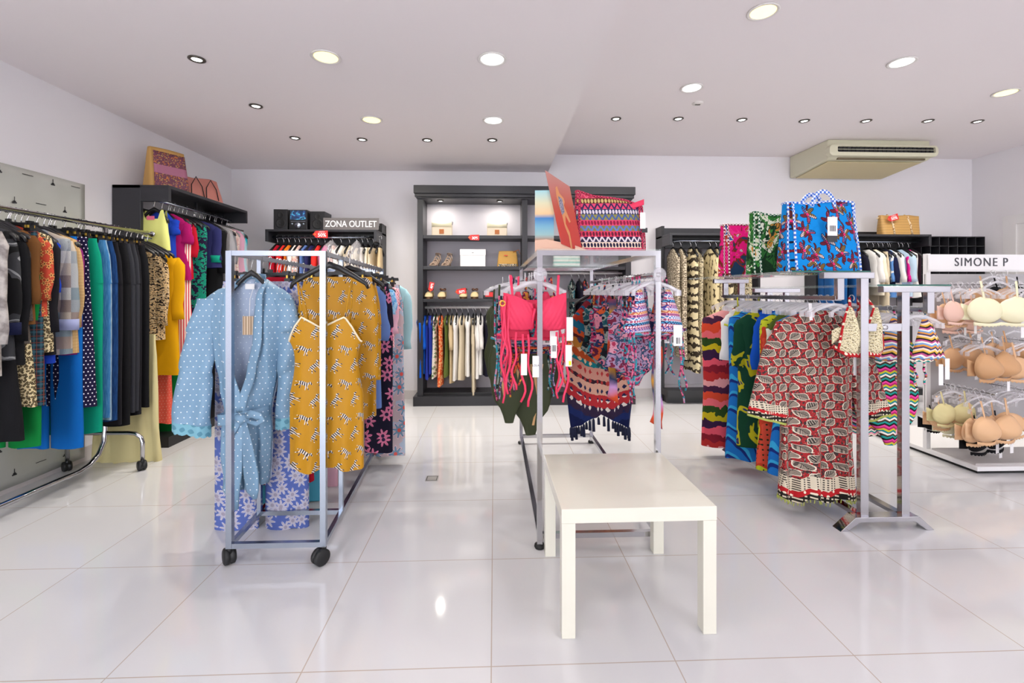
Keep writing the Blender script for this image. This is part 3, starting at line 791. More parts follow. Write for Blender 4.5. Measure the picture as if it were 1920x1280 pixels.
k('yellowskirt', '#d8cc98'); k('mustard', '#d79d08'); k('lime', '#e6e88a'); k('magenta', '#a3145f'); k('red', '#b3132b'); k('coralred', '#e6342f'); k('olive', '#6a6a2c'); k('navy', '#2c2e5e'); k('teal', '#0f8f78')
k('palmgreen', lambda p: p.ramp(p.noise(9, 2, p.comb(p.u, p.v*.9, p.y), 1.2)*.55+p.noise(60, 1, p.comb(p.u*.6, p.v, p.y))*.45, [(0, '#12806a'), (.46, '#1f9377'), (.5, '#221c3a')]))
k('redstripe', vstripes(['#f2ece4', '#c7374a', '#f2ece4', '#d85a68'], .011)); k('coral', dots('#e8604f', '#f3c0a8', .025, .0025)); k('grass', '#0f7f3a')
k('bluemulti', blotch(['#2b5fa8', '#7fae4a', '#3d3f8f', '#5aa6c9', '#c8b94a', '#30406e'], .05)); k('mauve', '#8a7cab')
k('fuchsia', '#d50d8f'); k('turq', '#25b6c9'); k('lacegrey', '#7d7f86')
k('creamprint', blotch(['#efe3d6', '#e8c4b4', '#d9a39a', '#f3ebe2'], .03)); k('white', '#eeebe8'); k('cream', '#e9dfca'); k('ecru', '#dccdb2'); k('beige', '#d3bb94')
k('robe', dots('#7d9fbb', '#e8f0f2', .030, .0030), rough=.42, bump=.15); k('robein', dots('#aebdd6', '#dfe8f0', .030, .0026), rough=.5, bump=.1); k('lace', lambda p: p.mix(((p.u*90+p.v*60).sin()*(p.v*110-p.u*50).sin()) > .25, '#7fb4c6', '#5f93a8'))
k('purplefl', flowers('#5a6db2', '#cdcbd9', '#a39cae',   .055, 7, .64, '#6f80c4', '#9d98ab'))
k('cornflower', '#5f7ab5'); k('aqua', '#59b3cf'); k('aqualight', '#a9d4de'); k('pinkplain', '#e9b3c3'); k('batik', blotch(['#8ec2e6', '#5fa4da', '#a9d3ef', '#74b3e2'], .035, 3)); k('lattice', lambda p: p.mix((((p.u+p.v)/.022).fr()-.5).abs().min((((p.u-p.v)/.022).fr()-.5).abs()) < .14, '#d9768c', '#f3d5d3'))
k('redfl', flowers('#2b2830', '#d6586c', '#f3c9c4', .035, 5, .48, '#efc4c0')); k('tropic', flowers('#1d1a2c', '#c35c86', '#2b2440', .09, 7, .5, None, '#e79ab0'))
k('bloom', flowers('#c9b7bb', '#8fb7cf', '#e0635a', .11, 8, .5, '#e8c3cb', '#3c4f74', base2='#b5c4d6')); k('gold', blotch(['#7f7232', '#b3a152', '#4a431f'], .012)); k('blackp', '#1a1828')
def zebra(p):
    x, y, q, odd = p.cells(.092, .078)
    x, y = p.rot(x, y, (odd-.5)*1.3+(q-.5)*.5)
    C_ = p.capsule
    d = C_(x, y, (-.012, 0), (.012, .002), .0085)
    d = d.min(C_(x, y, (.014, .004), (.024, .016), .0045)).min(C_(x, y, (.024, .016), (.031, .012), .0035))
    for a, b in (((-.014, -.004), (-.024, -.022)), ((-.01, -.004), (-.008, -.024)), ((.012, -.004), (.018, -.022)), ((.014, -.002), (.03, -.016))): d = d.min(C_(x, y, a, b, .0022))
    d = d.min(C_(x, y, (-.018, .004), (-.03, -.004), .0015))
    st = (x*640+y*200+p.noise(60, 1)*4).sin() > .1
    return p.mix(d < 0, '#b98409', p.mix(st, '#26222e', '#ddd4c9'))
k('zebra', zebra, rough=.5)
def paisley(p):
    x, y, q, odd = p.cells(.060, .046)
    x, y = p.rot(x, y, (odd-.5)*1.5+(q-.5)*.5+.15)
    inr = (x.abs() < .023)
    hw = (1-(x/.0235)*(x/.0235)).max(0)*.0175*(1+x*10)
    ins = (y.abs() < hw)*inr; rim = (y.abs() < hw+.0028)*(x.abs() < .0265)
    vein = ((x*900-y.abs()*750).sin() > .25)
    leaf = p.mix(y > 0.0, p.mix(vein, '#a89a8a', '#564c47'), p.mix(vein, '#2a2321', '#a79a8b'))
    leaf = p.mix(y.abs() < .0011, leaf, '#1f1a19')
    bgk = p.mix(p.noise(80, 2) > .535, '#a0161c', '#352424')
    bgk = p.mix(p.noise(110, 2) > .66, bgk, '#b8a48e')
    return p.mix(ins, p.mix(rim, bgk, '#e6dcc8'), leaf)
k('paisley', paisley, rough=.6)
def border(p):     # woven-look hem border
    v = (p.v/.012)
    a = ((p.u/.012).fr() < .5); b = (v.fr() < .5)
    return p.mix(a*b, '#d9cdb6', '#3b3330')
k('border', border); k('redband', lambda p: p.mix(p.ln((p.u/.018).fr()-.5, (p.v/.03).fr()-.5) < .25, '#b8242a', '#efe2cc')); k('limefringe', '#a9b05a'); k('blackband', lambda p: p.mix(((p.u/.014).fr() < .55)*(((p.v/.02).fr()) < .4), '#26221f', '#d8ccb4'))
k('creamdots', lambda p: p.mix(((((p.u+p.v)/.017).fr()-.5).abs() < .07).max((((p.u-p.v)/.017).fr()-.5).abs() < .07), p.mix(p.noise(160, 1) > .55, '#ddd0a8', '#8d7f60'), '#f1e8cc'))
k('missoni', zigzag(['#d8377f', '#2b2a2c', '#e8d9c2', '#e98fa8', '#1f8f8a', '#f0e2d0', '#7a2f52', '#d9a43c', '#e7469a', '#2f7f9f', '#3d2f2a', '#f2b6c4'], .0085, .012, .045))
k('missoni2', zigzag(['#e7439a', '#26201f', '#1f9a90', '#4b3a2f', '#f3e9df', '#23868a', '#c9c22c', '#b52c6a'], .010, .013, .05))
k('missoni3', zigzag(['#e9b94a', '#f2dcc9', '#4d3f66', '#e79a3c', '#7aa8d8', '#f4f0ea', '#c2568c', '#33272b'], .009, .012, .045))
k('ethnic', tribal(['#3f7fb5', '#d98fb0', '#e9c79a', '#6a5ab0', '#e7a7b9', '#9c2f4a', '#57a6d0', '#e2d6dc'], ['#e7d9e6', '#7a2f66', '#c96a4a', '#e2e6f2', '#3b4a94', '#f0d6e2', '#2b2d5c', '#b04a72'], .013, .016, .6))
k('pinksw', '#e8395f', rough=.55); k('olivesw', '#343a22', rough=.6); k('skin', '#c79b6a', rough=.6)
k('multi1', blotch(['#1f2a52', '#c43a6a', '#b98fa8', '#2f8f9f', '#6b2346', '#d96a8a', '#1a1a2a'], .045, 3)); k('multi2', blotch(['#123a3f', '#1d1c24', '#8f9a94', '#275a66', '#0f2426'], .05, 3)); k('multi3', blotch(['#b23a5a', '#d99aae', '#40506f', '#a98fb0', '#7a2a44', '#3f9ab0'], .045, 3)); k('multi4', blotch(['#5a1f3a', '#d25a30', '#2a2f5a', '#e08aa0', '#2f6a6a'], .055, 3))
k('ombre', lambda p: p.ramp((p.v*3.1+p.noise(12, 2)*.25).fr(), ['#d8552f', '#c99ad0', '#2f3f5f', '#c9913a', '#4a4f7a', '#b23a2a', '#d8552f'], False))
def poncho(p):
    v = p.v-p.u*p.u*1.6*1.0+(p.u/.03).sin()*.004+(p.noise(30, 2)-.5)*.03
    c = p.ramp((v+1.15)/.9, [(0, '#141c45'), (.10, '#1d2a5c'), (.16, '#33263f'), (.24, '#b22f35'), (.34, '#d3a28e'), (.43, '#3a2430'), (.46, '#c98f80'), (.56, '#1b7f88'), (.60, '#c0552a'), (.66, '#c98a3c'), (.74, '#5a2a2c'), (.77, '#d8602f'), (.82, '#1f6f8f'), (.88, '#b33a26'), (1, '#7c2430')])
    t = (((p.u/.042).fr()-.5).abs()*2)
    dia = (t+((v/.065).fr()-.5).abs()*2) < .55
    m = p.ramp((v+1.15)/.9, [(0, '#1a2450'), (.2, '#e3d9d2'), (.3, '#2a2a4e'), (.42, '#b23a3a'), (.55, '#e9c7a0'), (.68, '#4a4468'), (.8, '#1f5f86')])
    return p.mix(dia*(v > -1.0), c, m)
k('poncho', poncho)
def tiedye(cols, s=.16):
    return lambda p: p.ramp(((p.v+(p.noise(22, 2, p.comb(p.u, p.v*.6, p.y))-.5)*.09)/s/1.0/len(cols)*4).fr(), cols)
k('tie', tiedye(['#e8586a', '#3a1f42', '#c9b320', '#2f4a1f', '#ea6a72', '#d84a2f', '#4a2340', '#e9a0a0', '#b8302f', '#8a1f2f'], .2))
k('leafgreen', lambda p: p.ramp(p.noise(7, 2, None, .8), [(0, '#12402c'), (.47, '#143f30'), (.53, '#b9b422'), (.6, '#22306a'), (.66, '#c4482a')]))
k('leafolive', lambda p: p.ramp((p.v*9+p.u*14+p.noise(12, 2)*2).sin()*.5+.5, [(0, '#4f5f22'), (.45, '#dfe0cf'), (.7, '#6b7a30')]))
k('tropical', lambda p: p.mix(p.ln(((p.u)/.025).fr()-.5, (p.v/.03).fr()-.5) < .18, p.ramp(p.noise(5, 1, None, .6), [(0, '#d8503a'), (.44, '#c23f28'), (.5, '#b9c02a'), (.6, '#2f7fc0'), (.66, '#21509a')]), '#22301a'))
k('bluestripe', lambda p: p.ramp((p.v*9+p.u*13+p.noise(6, 1)*1.5).fr(), [(0, '#1d6fc0'), (.6, '#1a2f7a'), (.8, '#36a6d8')])); k('royalsw', '#1450b8')
k('python', lambda p: p.ramp(p.noise(70, 3, p.comb(p.u*1.6, p.v*.8, p.y*1.6)), [(0, '#3a332a'), (.46, '#d9cba8'), (.57, '#6d6048'), (.63, '#e6dabb')])); k('giraffe', lambda p: p.ramp(p.voro(.035, .05)[0], [(0, '#d8c89c'), (.55, '#c9b888'), (.62, '#4a3f30')])); k('zebr', lambda p: p.ramp((p.v*70+p.noise(20, 2)*9).sin()*.5+.5, [(0, '#d9cba4'), (.62, '#3d352c')])); k('spot', leopard('#d6c9b0', '#3b322c', '#bda98a', .016))
k('bluefl', flowers('#5f8fd0', '#eef0f2', '#dfe6ee', .09, 4, .5, None)); k('pinkpat', lambda p: p.ramp(p.noise(14, 1, None, .6), [(0, '#e21f8f'), (.5, '#e8429f'), (.54, '#f2d0c6')])); k('lightblue', '#bcd3e8'); k('navyk', '#1b2040'); k('bluepan', '#1f5590')
k('cobalt', '#1257c0'); k('indigo', '#2a3a9a'); k('orangepat', lambda p: p.mix(p.noise(55, 2) > .52, '#e2542a', '#f2b07a')); k('khaki', '#5f6b34'); k('multifl', flowers('#e8e2d6', '#3f8f4a', '#d6407a', .04, 5, .45)); k('tan', '#c98a5a')
k('nude', '#e0b48a', rough=.45, bump=.1); k('nudepink', '#e8bfae', rough=.45, bump=.1); k('ivory', '#f2ecc8', rough=.4, bump=.1); k('camel', '#c99b70', rough=.5, bump=.1); k('blacklace', '#121216')
k('redmulti', blotch(['#c0392f', '#e86a3a', '#7a1f4a', '#e7a040', '#d84a6a'], .03)); k('brightor', '#e57a1f')
# ------------------------------------------------------------------ left rolling rack
H_LEFT = ('black plastic hanger on the long chrome rolling rack', 'hangers on the long rolling rack')
def put(kind, rail, e, bot,  mat, name, cat, label, group, hk, px=None, Y=None, seed=None, hangk='black', rz=None, gap=0, **kw):
    X, z = rail
    if Y is None: Y = Yat(px, X+e)
    if e is None: e = max(.08, Y*ratio(px)-X)
    sd = seed if seed is not None else len(bpy.data.objects)
    L = z-.105-zat(bot, X+e, Y)
    R = random.Random(sd); r = R.uniform(-.07, .07) if rz is None else rz
    t = gar(name, cat, label, (X, Y, z), r, group)
    if kind == 'top': g_top(t, mat, L, e, seed=sd, **kw)
    elif kind == 'trousers': g_trousers(t, mat, L+.1, e, seed=sd, **kw)
    elif kind == 'skirt': g_skirt(t, mat, L+.1, e*.8, e, seed=sd, **kw)
    elif kind == 'dress': g_dress(t, mat, L, e*.85, e, seed=sd, **kw)
    elif kind == 'swim': g_swim(t, mat, e, L-.0, seed=sd, **kw)
    if hk: hanger('clip' if kind in ('trousers', 'skirt') else hangk, (X, Y, z), r, hk, min(1, (e-.02)/.19), of=label)
    return t
RL = (RLx, RLz)
G1 = 'clothes on the long rolling rack'
rows = [
 ('top', 6, .22, 700, 'pinksatin', 'blouse', 'pink satin blouse cut off by the left edge of the photo', dict(sl=.36)),
 ('top', 15, .24, 712, 'fur', 'coat', 'grey faux-fur coat at the left edge of the photo', dict(sl=.55, wide=1.3)),
 ('dress', 47, .20, 832, 'black', 'dress', 'long black dress hanging lowest at the left edge', dict(top='full')),
 ('top', 40, .22, 682, 'wave', 'jacket', 'black jacket with grey wavy lines', dict(sl=.5, cuff='navyk')),
 ('top', 58, .22, 690, 'black', 'jacket', 'black blazer between the wavy jacket and the brown suede one', dict(sl=.55)),
 ('top', 66, .21, 650, 'tweed', 'jacket', 'grey tweed jacket left of the brown suede jacket', dict(sl=.45)),
 ('dress', 64, .19, 766, 'knit', 'dress', 'black and beige patterned dress hanging below the brown jacket', dict(top='full')),
 ('top', 82, .23, 615, 'brown', 'jacket', 'plain brown suede jacket', dict(sl=.36, wide=1.15)),
 ('skirt', 88, .2, 716, 'plaidteal', 'skirt', 'dark teal plaid skirt half hidden below black jacket', {}),
 ('trousers', 80, .18, 796, 'grass', 'trousers', 'emerald trousers showing between black dress and blue trousers', {}),
 ('top', 101, .23, 600, 'orangefl', 'blouse', 'orange floral blouse right of the brown suede jacket', dict(sl=.34)),
 ('top', 96, .19, 665, 'knit', 'top', 'beige and black knit top beneath the orange blouse', dict(sl=0)),
 ('top', 117, .22, 672, 'black2', 'jacket', 'black blazer left of the silver patchwork jacket', dict(sl=.52)),
 ('top', 120, .2, 686, 'royal', 'blouse', 'royal blue blouse peeking out below the black blazer', dict(sl=.3)),
 ('trousers', 156, .185, 802, 'blue', 'trousers', 'bright blue wide-leg trousers hanging low', dict(flare=1.1)),
 ('top', 147, .23, 668, 'sequin', 'jacket', 'silver-grey patchwork sequin jacket with lilac cuffs', dict(sl=.5, cuff='lilac', wide=1.15)),
 ('top', 159, .23, 668, 'beigecheck', 'jacket', 'beige checked jacket right of the patchwork one', dict(sl=.5)),
 ('top', 164, .22, 668, 'purple', 'cardigan', 'purple cardigan behind the beige checked jacket', dict(sl=.5)),
 ('skirt', 176, .23, 724, 'navydot', 'skirt', 'navy skirt with small white dots', dict(freq=20)),
 ('trousers', 191, .22, 776, 'green', 'trousers', 'emerald green trousers right of the dotted skirt', {}),
 ('trousers', 208, .2, 748, 'jean', 'jeans', 'mid-blue jeans beside the green trousers', {}),
 ('trousers', 213, .2, 752, 'lightjean', 'jeans', 'faded light-blue jeans between darker pairs', {}),
 ('trousers', 221, .2, 754, 'darkjean', 'jeans', 'dark navy jeans next to the black trousers', {}),
 ('trousers', 233, .19, 762, 'black2', 'trousers', 'black trousers directly right of the dark jeans', {}),
 ('trousers', 243, .19, 765, 'black', 'trousers', 'second pair of black trousers right of the jeans', {}),
 ('trousers', 252, .19, 742, 'char', 'trousers', 'dark grey trousers amid black ones, left pair', {}),
 ('trousers', 262, .19, 738, 'char', 'trousers', 'dark grey trousers amid black ones, right pair', {}),
 ('trousers', 269, .19, 745, 'black2', 'trousers', 'black trousers second from the rack end', {}),
 ('trousers', 279, .2, 732, 'black', 'trousers', 'black trousers nearest the round end of the rack rail', {}),
]
for i, (kd, px, e, bot, m, nm, lab, kw) in enumerate(rows):
    if 'cuff' in kw: kw = dict(kw, cuff=K[kw['cuff']])
    put(kd, RL, e, bot, K[m], nm, nm, lab, G1, H_LEFT, px=px, seed=100+i, **kw)
for y in (3.40, 3.44, 3.50, 3.55, 3.60): hanger('black', (RLx, y, RLz), .1, H_LEFT)
put('skirt', (RLx, 1.02), .24, 866, K['yellowskirt'], 'maxi_skirt', 'skirt', 'pale yellow pleated maxi skirt reaching the floor', G1, None, Y=3.41, seed=5, freq=70, fold=.014)
# printed film over the wall mirror
t = thing('wrapped_mirror', 'large wall mirror wrapped in pale printed plastic film behind the rolling rack', 'mirror', (XL, 0, 0))
MB().box(.001, .010, .2, 3.40, .04, 1.96).build('mirror_board', m_steel, t)
mfilm = M('printed_film', lambda p: p.ramp(p.noise(2.2, 3), ['#b4b6b0', '#c6c8c1', '#bbbcb5', '#cfd0c9'], False), .22, bump=1.0, bscale=4, coat=.5)
MB().grid(lambda u, v: (.016+.003*sin(7*u*3+v*5)*sin(9*v+u*4)+.002*sin(u*31+v*11), .19+3.22*u, .03+1.94*v), 70, 40).build('plastic_film', mfilm, t, solid=.001)
mb = MB()
for i in range(20):
    for j in range(12):
        y = .28+i*.165+(j % 2)*.08; z = .12+j*.165
        if y > 3.36: continue
        if (i+j) % 2: mb.box(.0215, .0225, y-.034, y+.034, z-.002, z+.002)
        else:
            mb.box(.0215, .0225, y-.002, y+.002, z-.018, z+.014); mb.box(.0215, .0225, y-.014, y+.014, z-.026, z-.018); mb.box(.0215, .0225, y-.008, y+.008, z-.018, z-.010)
tag(mb.build('printed_marks', m_ink, t), kind='stuff')

# ------------------------------------------------------------------ black wardrobe on the left wall
RW = (XL+.274, 1.93); G2 = 'clothes in the wardrobe on the left wall'; H_W = ('black hanger in the wardrobe on the left wall', 'hangers in the left wardrobe')
rows = [
 ('top', 327, .14, 474, 'lime', 'top', 'pale lime sleeveless top with pink neck label', dict(sl=0)),
 ('top', 341, .155, 500, 'royal', 'blouse', 'royal blue blouse right of the lime top', dict(sl=.12)),
 ('top', 363, .2, 530, 'magenta', 'top', 'magenta peplum top with short sleeves', dict(sl=.18, flare=1.15)),
 ('top', 375, .21, 527, 'red', 'blouse', 'crimson blouse behind the magenta top', dict(sl=.28)),
 ('dress', 366, .2, 692, 'redstripe', 'trousers', 'red and white striped trousers below the magenta top', dict(top='full')),
 ('dress', 396, .24, 700, 'palmgreen', 'dress', 'teal and navy palm-print dress', dict(top='full')),
 ('top', 420, .25, 506, 'navy', 'coat', 'navy cape coat with teal lining', dict(sl=.3, flare=1.15, cuff='teal')),
 ('top', 428, .22, 560, 'black', 'jacket', 'black jacket right of the navy coat', dict(sl=.4)),
 ('top', 436, .21, 560, 'black2', 'jacket', 'second black jacket right of the navy coat, before the film-wrapped tops', dict(sl=.4)),
 ('top', 447, .21, 545, 'lacegrey', 'top', 'grey top inside clear film in the left wardrobe', dict(sl=.3)),
 ('dress', 455, .2, 560, 'creamprint', 'dress', 'pale pink printed dress in clear film', dict(top='full')),
 ('dress', 464, .2, 545, 'fuchsia', 'dress', 'fuchsia dress at the far end of the left wardrobe', dict(top='full')),
 ('dress', 469, .2, 540, 'turq', 'dress', 'turquoise dress at the far end of the left wardrobe', dict(top='full')),
]
for i, (kd, px, e, bot, m, nm, lab, kw) in enumerate(rows):
    if 'cuff' in kw: kw = dict(kw, cuff=K[kw['cuff']])
    t = put(kd, RW, e, bot, K[m], nm, nm, lab, G2, H_W, px=px, Y=3.72 if m == 'lime' else None, seed=200+i, **kw)
    if nm == 'top' and m == 'lime':
        for ch in [c_ for c_ in t.children if c_.name.startswith('body')]: bpy.data.objects.remove(ch)
        mb = MB(); shell(mb, [(-.1, .105, .028), (-.3, .125, .034), (-.4, .13, .034)], 14, 60, .003, 30, 3, ztop=lambda x: -.155 if abs(x) < .05 else (-.155+.07*min(1, (abs(x)-.05)/.02) if abs(x) < .088 else -.085-.12*min(1, (abs(x)-.088)/.02)))
        mb.build('body', K[m], t)
        MB().box(-.03, .03, -.036, -.034, -.165, -.135).build('neck_label', M('pink_label', '#e3698a'), t)
for y in (4.0, 4.1, 4.2, 4.28, 4.36, 4.5): hanger('black', (RW[0], y, RW[1]), .1, H_W)
for i, (y, lb) in enumerate(((4.42, 'nearer'), (4.62, 'farther'))):
    t = thing('garment_cover', 'clear plastic garment cover in the left wardrobe, %s the camera' % ('nearer' if i == 0 else 'farther from'), 'garment bag', (RW[0]+.0, y, RW[1]), .05)
    mb = MB(); shell(mb, [(-.08, .05, .03), (-.13, .2, .05), (-.3, .235, .06), (-.7, .24, .055)], 12, 30, .01, 28, i); mb.build('plastic_sleeve', m_film, t)
    MB().tube([(-.18, 0, -.125), (0, 0, -.07), (.2, 0, -.125)], .008, 6).build('top_seam', m_plas, t)
RM = (XL+.274, 1.62)
rows = [
 ('top', 318, .2, 640, 'animal', 'blouse', 'brown and cream animal-print blouse beside the black trousers', dict(sl=.52, wide=1.15), 3.61),
 ('top', 346, .25, 706, 'mustard', 'coat', 'mustard yellow coat with wide sleeves', dict(sl=.48, wide=1.2), 3.71),
 ('dress', 322, .2, 796, 'coral', 'dress', 'coral dress with tiny gold dots below the mustard coat', dict(top='full'), 3.78),
 ('top', 344, .22, 600, 'coralred', 'blouse', 'bright red blouse between mustard coat and striped trousers', dict(sl=.2), 3.83),
 ('dress', 341, .22, 808, 'grass', 'dress', 'long grass-green dress behind the coral one', dict(top='full'), 3.9),
 ('dress', 347, .2, 722, 'coralred', 'dress', 'scarlet dress right of the long green dress', dict(top='full'), 3.94),
 ('top', 338, .2, 560, 'olive', 'cardigan', 'olive cardigan under the magenta top', dict(sl=.15), 3.99),
 ('dress', 338, .16, 838, 'bluemulti', 'dress', 'blue and green patterned dress nearly touching the floor', dict(top='full'), 4.03),
 ('dress', 325, .13, 842, 'mauve', 'dress', 'mauve dress nearly touching the floor', dict(top='full'), 4.07),
 ('dress', 372, .19, 780, 'black', 'dress', 'long black dress below the striped trousers', dict(top='full'), 4.11),
]
for i, (kd, px, e, bot, m, nm, lab, kw, Y) in enumerate(rows):
    put(kd, RM, None, bot, K[m], nm, nm, lab, G2, H_W, px=px, Y=Y, seed=230+i, **kw)
# bags on the left wardrobe
def tote(name, label, loc, rz, w_, h, d, mat, trim=None, handle=None, taper=.92, tags=False, hh=.12, sag=0, bands=(), group=None, top=None, flat=.5):
    t = thing(name, label, 'bag', loc, rz, group)
    def fn(u, v):
        a = 2*pi*u; c, s = cos(a), sin(a); f = v
        ww = w_/2*(1-(1-taper)*f)*(1+.02*sin(f*pi)); dd = d/2*(1-(1-flat)*f)
        x = ww*math.copysign(abs(c)**.35, c); y = dd*math.copysign(abs(s)**.45, s)
        y += .006*sin(x*25+f*5)*f
        z = h*f*(1+sag*(x/w_)) + (.008*sin(x*22)*f if sag else 0)
        return (x, y, z)
    mb = MB(); mb.grid(fn, 56, 16, True)
    mb.grid(lambda u, v: tuple(a_*(1-v)+b_*v for a_, b_ in zip(fn(u, 1), (0, 0, h*.93))), 56, 4, True)
    mb.grid(lambda u, v: tuple(a_*(1-v)+b_*v for a_, b_ in zip(fn(u, 0), (0, 0, 0))), 56, 2, True)
    mb.build('body', mat, t)
    if trim:
        MB().tube([fn(i/64, 1) for i in range(65)], .006, 6).build('rim_piping', trim, t)
        for ux in (.62, .88) if True else ():
            MB().tube([tuple(Vector(fn(ux, i/12))+Vector((0, -.004, 0))) for i in range(13)], .0065, 6).build('piping', trim, t)
        for ux in (.53, .97):
            MB().tube([tuple(Vector(fn(ux, i/12))+Vector((0, -.004, 0))) for i in range(13)], .0055, 6).build('edge_piping', trim, t)
    for bx in bands:
        MB().grid(lambda u, v: (bx+(u-.5)*.028, -d/2*(1-(1-flat)*v)-.006, h*v), 2, 10).build('strap_band', trim or handle, t, solid=.003)
    if handle:
        for sy in (-1, 1):
            if tags is None and sy == 1: continue
            P = [(w_*.16*cos(pi*i/12)+0, sy*d*flat*.5, h*.93+hh*sin(pi*i/12)) for i in range(13)]
            MB().tube(P, .012, 6, .004, up=Vector((0, 1, 0))).build('handle', handle, t)
    if tags: 
        MB().box(-.028, .028, -d/2-.012, -d/2-.010, h*.5, h*.76).build('price_label', m_paper, t)
        MB().box(-.018, .018, -d/2-.0125, -d/2-.012, h*.56, h*.64).build('barcode', vb, t)
        MB().box(-.028, .03, -d/2-.010, -d/2-.008, h*.41, h*.52).build('brand_card', m_char, t)
    return t
vb = M('barcode', lambda p: p.mix(((p.x/.003).fr()+p.rnd((p.x/.003).fl(), p.x*0.0)*.5) > .6, '#f2f0f1', '#333333'), .7)
X_, Z_ = XL+.26, 2.03
t = tote('paper_bag', 'tan paper shopping bag with patterned purple-brown front panel on the left wardrobe', (XL+.23, 3.92, 2.032), radians(62), .3, .34, .17, M('kraft', '#c79a58', .7), taper=.86, flat=.35)
MB().grid(lambda u, v: (-.13+.26*u*(1-.1*v)+.013*v, -.0855*(1-.65*(.03+.88*v))-.004, .01+.30*v), 10, 10).build('patterned_panel', M('bag_print', lambda p: p.mix((((p.z-.165).abs()) < .035), p.ramp(p.noise(60, 2), ['#8a4b5a', '#c77a3f', '#6f3a52', '#b8905a', '#7a4468']), '#b0708a'), .6), t, solid=.0015)
t = tote('handbag', 'soft pink leather handbag with thin dark straps, right of the paper bag', (XL+.25, 4.3, 2.032), radians(70), .42, .2, .17, M('pink_leather', '#cf8478', .45, bump=.3, bscale=30), taper=.8, flat=.45, sag=.12)
for x in (-.07, .07): MB().tube([(x-.06, -.088, .02), (x-.05, -.072, .12), (x, -.06, .2), (x+.05, -.07, .12), (x+.06, -.088, .02)], .004, 6).build('strap', m_ink, t)

# ------------------------------------------------------------------ zona outlet unit: clothes, stereo, sign
def back_row(Y, z, rows, group, hk, e=.19, fr='l', hs=.9):
    for i, (px, wpx, bot, m, nm, cat, lab, kd) in enumerate(rows):
        X, _ = XZ(px, HOR, Y-.1)
        L = z-.105-zat(bot, X, Y-.15)
        t = gar(nm, cat, lab, (X, Y, z), pi/2+random.uniform(-.16, .16)-(.75 if m in ('bluefl', 'pinkpat') else 0), group)
        th = max(.016, wpx/FOC*Y/2*.8)
        if kd == 'top': g_top(t, K[m], L, e, .3, seed=300+i+int(px), th=th, n=22, rows=9)
        elif kd == 'vest': g_top(t, K[m], L, e, 0, seed=300+i+int(px), th=th, n=22, rows=9)
        elif kd == 'trousers': g_trousers(t, K[m], L+.1, e*.8, seed=300+i, n=18, rows=8, th=th)
        else: g_dress(t, K[m], L, e*.8, e, seed=300+i, n=22, rows=10, th=th, top='full')
        hanger('black', (X, Y, z), pi/2, hk, hs, of=lab)
zu = U1[2]-.07
back_row(4.95, zu, [
 (512,14,560,'red','blouse','shirt','dark red blouse at the left end of the zona outlet rail','top'), (524,12,560,'coralred','blouse','shirt','bright red blouse second from left on the zona outlet rail','top'),
 (534,10,560,'brightor','dress','dress','orange dress under the stereo','dress'), (546,10,560,'white','shirt','shirt','white shirt under the stereo','top'), (554,9,560,'creamprint','shirt','shirt','pale printed shirt under the right speaker','top'),
 (566,10,560,'cornflower','dress','dress','blue and white dress left of the red sale tag','dress'), (577,11,560,'navy','dress','dress','navy patterned dress left of the red sale tag','dress'), (590,12,560,'coralred','top','shirt','scarlet top directly below the red sale tag','top'),
 (603,11,560,'fuchsia','top','shirt','fuchsia top below the sale tag','top'), (618,16,560,'creamprint','blouse','shirt','pink-white blouse in film below the zona outlet lettering','top'), (634,13,560,'white','blouse','shirt','white blouse in the middle of the zona outlet rail','top'),
 (650,14,575,'ecru','dress','dress','ecru dress left of the tagged cream trousers','dress'), (664,9,600,'cream','trousers','trousers','cream trousers in a clear film, left of three','trousers'), (675,9,600,'white','trousers','trousers','off-white trousers in a clear film','trousers'),
 (685,9,600,'cream','trousers','trousers','cream trousers third from the right end of zona outlet rail','trousers'), (696,9,600,'ecru','trousers','trousers','ecru trousers second from the right end of zona outlet rail','trousers'), (708,12,600,'beige','trousers','trousers','beige trousers at the right end of the zona outlet rail','trousers')],
 'clothes in the zona outlet unit', ('black hanger in the zona outlet unit', 'hangers in the zona outlet unit'))
for i, (px, s_) in enumerate(((622, .12), (670, .1))):
    X, _ = XZ(px, HOR, 4.9)
    t = thing('film_cover', ['clear film over the pink-white blouse', 'clear film over the cream trousers'][i], 'garment bag', (X, 4.9, zu), pi/2)
    mb = MB(); shell(mb, [(-.04, .03, .01), (-.1, .12, s_*.5), (-.2, .2, s_), (-.62, .2, s_)], 10, 26, .008, 40, i); mb.build('plastic_sleeve', m_film, t)
zc = U1[2]+.002
def spk(px0, px1, pyt, lab, rz=0):
    a, _ = XZ(px0, 430, 4.90); b, _ = XZ(px1, 430, 4.90); h = zat(pyt, a, 4.90)-zc
    t = thing('speaker', lab, 'speaker', ((a+b)/2, 4.9, zc), rz, 'stereo speakers on the zona outlet unit'); W = b-a
    MB().box(-W/2, W/2, 0, .2, 0, h).build('cabinet', m_plas, t, bevel=.004)
    for z, r in ((h*.32, W*.33), (h*.72, W*.2)):
        MB().lathe([(.001,-.002),(r*.3,-.006),(r*.8,-.001),(r,-.006),(r*1.08,0)], (0, 0, z), 24, 'y').build('driver', M('speaker_cone', '#0c0c0e', .5), t)
spk(513, 539, 392, 'black speaker left of the stereo', .05); spk(581, 609, 396, 'black speaker between stereo and zona outlet sign', .0)
a, _ = XZ(542, 430, 4.88); b, _ = XZ(576, 430, 4.88); h = zat(393, a, 4.88)-zc
t = thing('stereo', 'compact stereo with a lit display between two speakers', 'stereo', ((a+b)/2, 4.88, zc)); W = b-a
MB().box(-W/2, W/2, 0, .2, 0, h).build('cabinet', m_plas, t, bevel=.004)
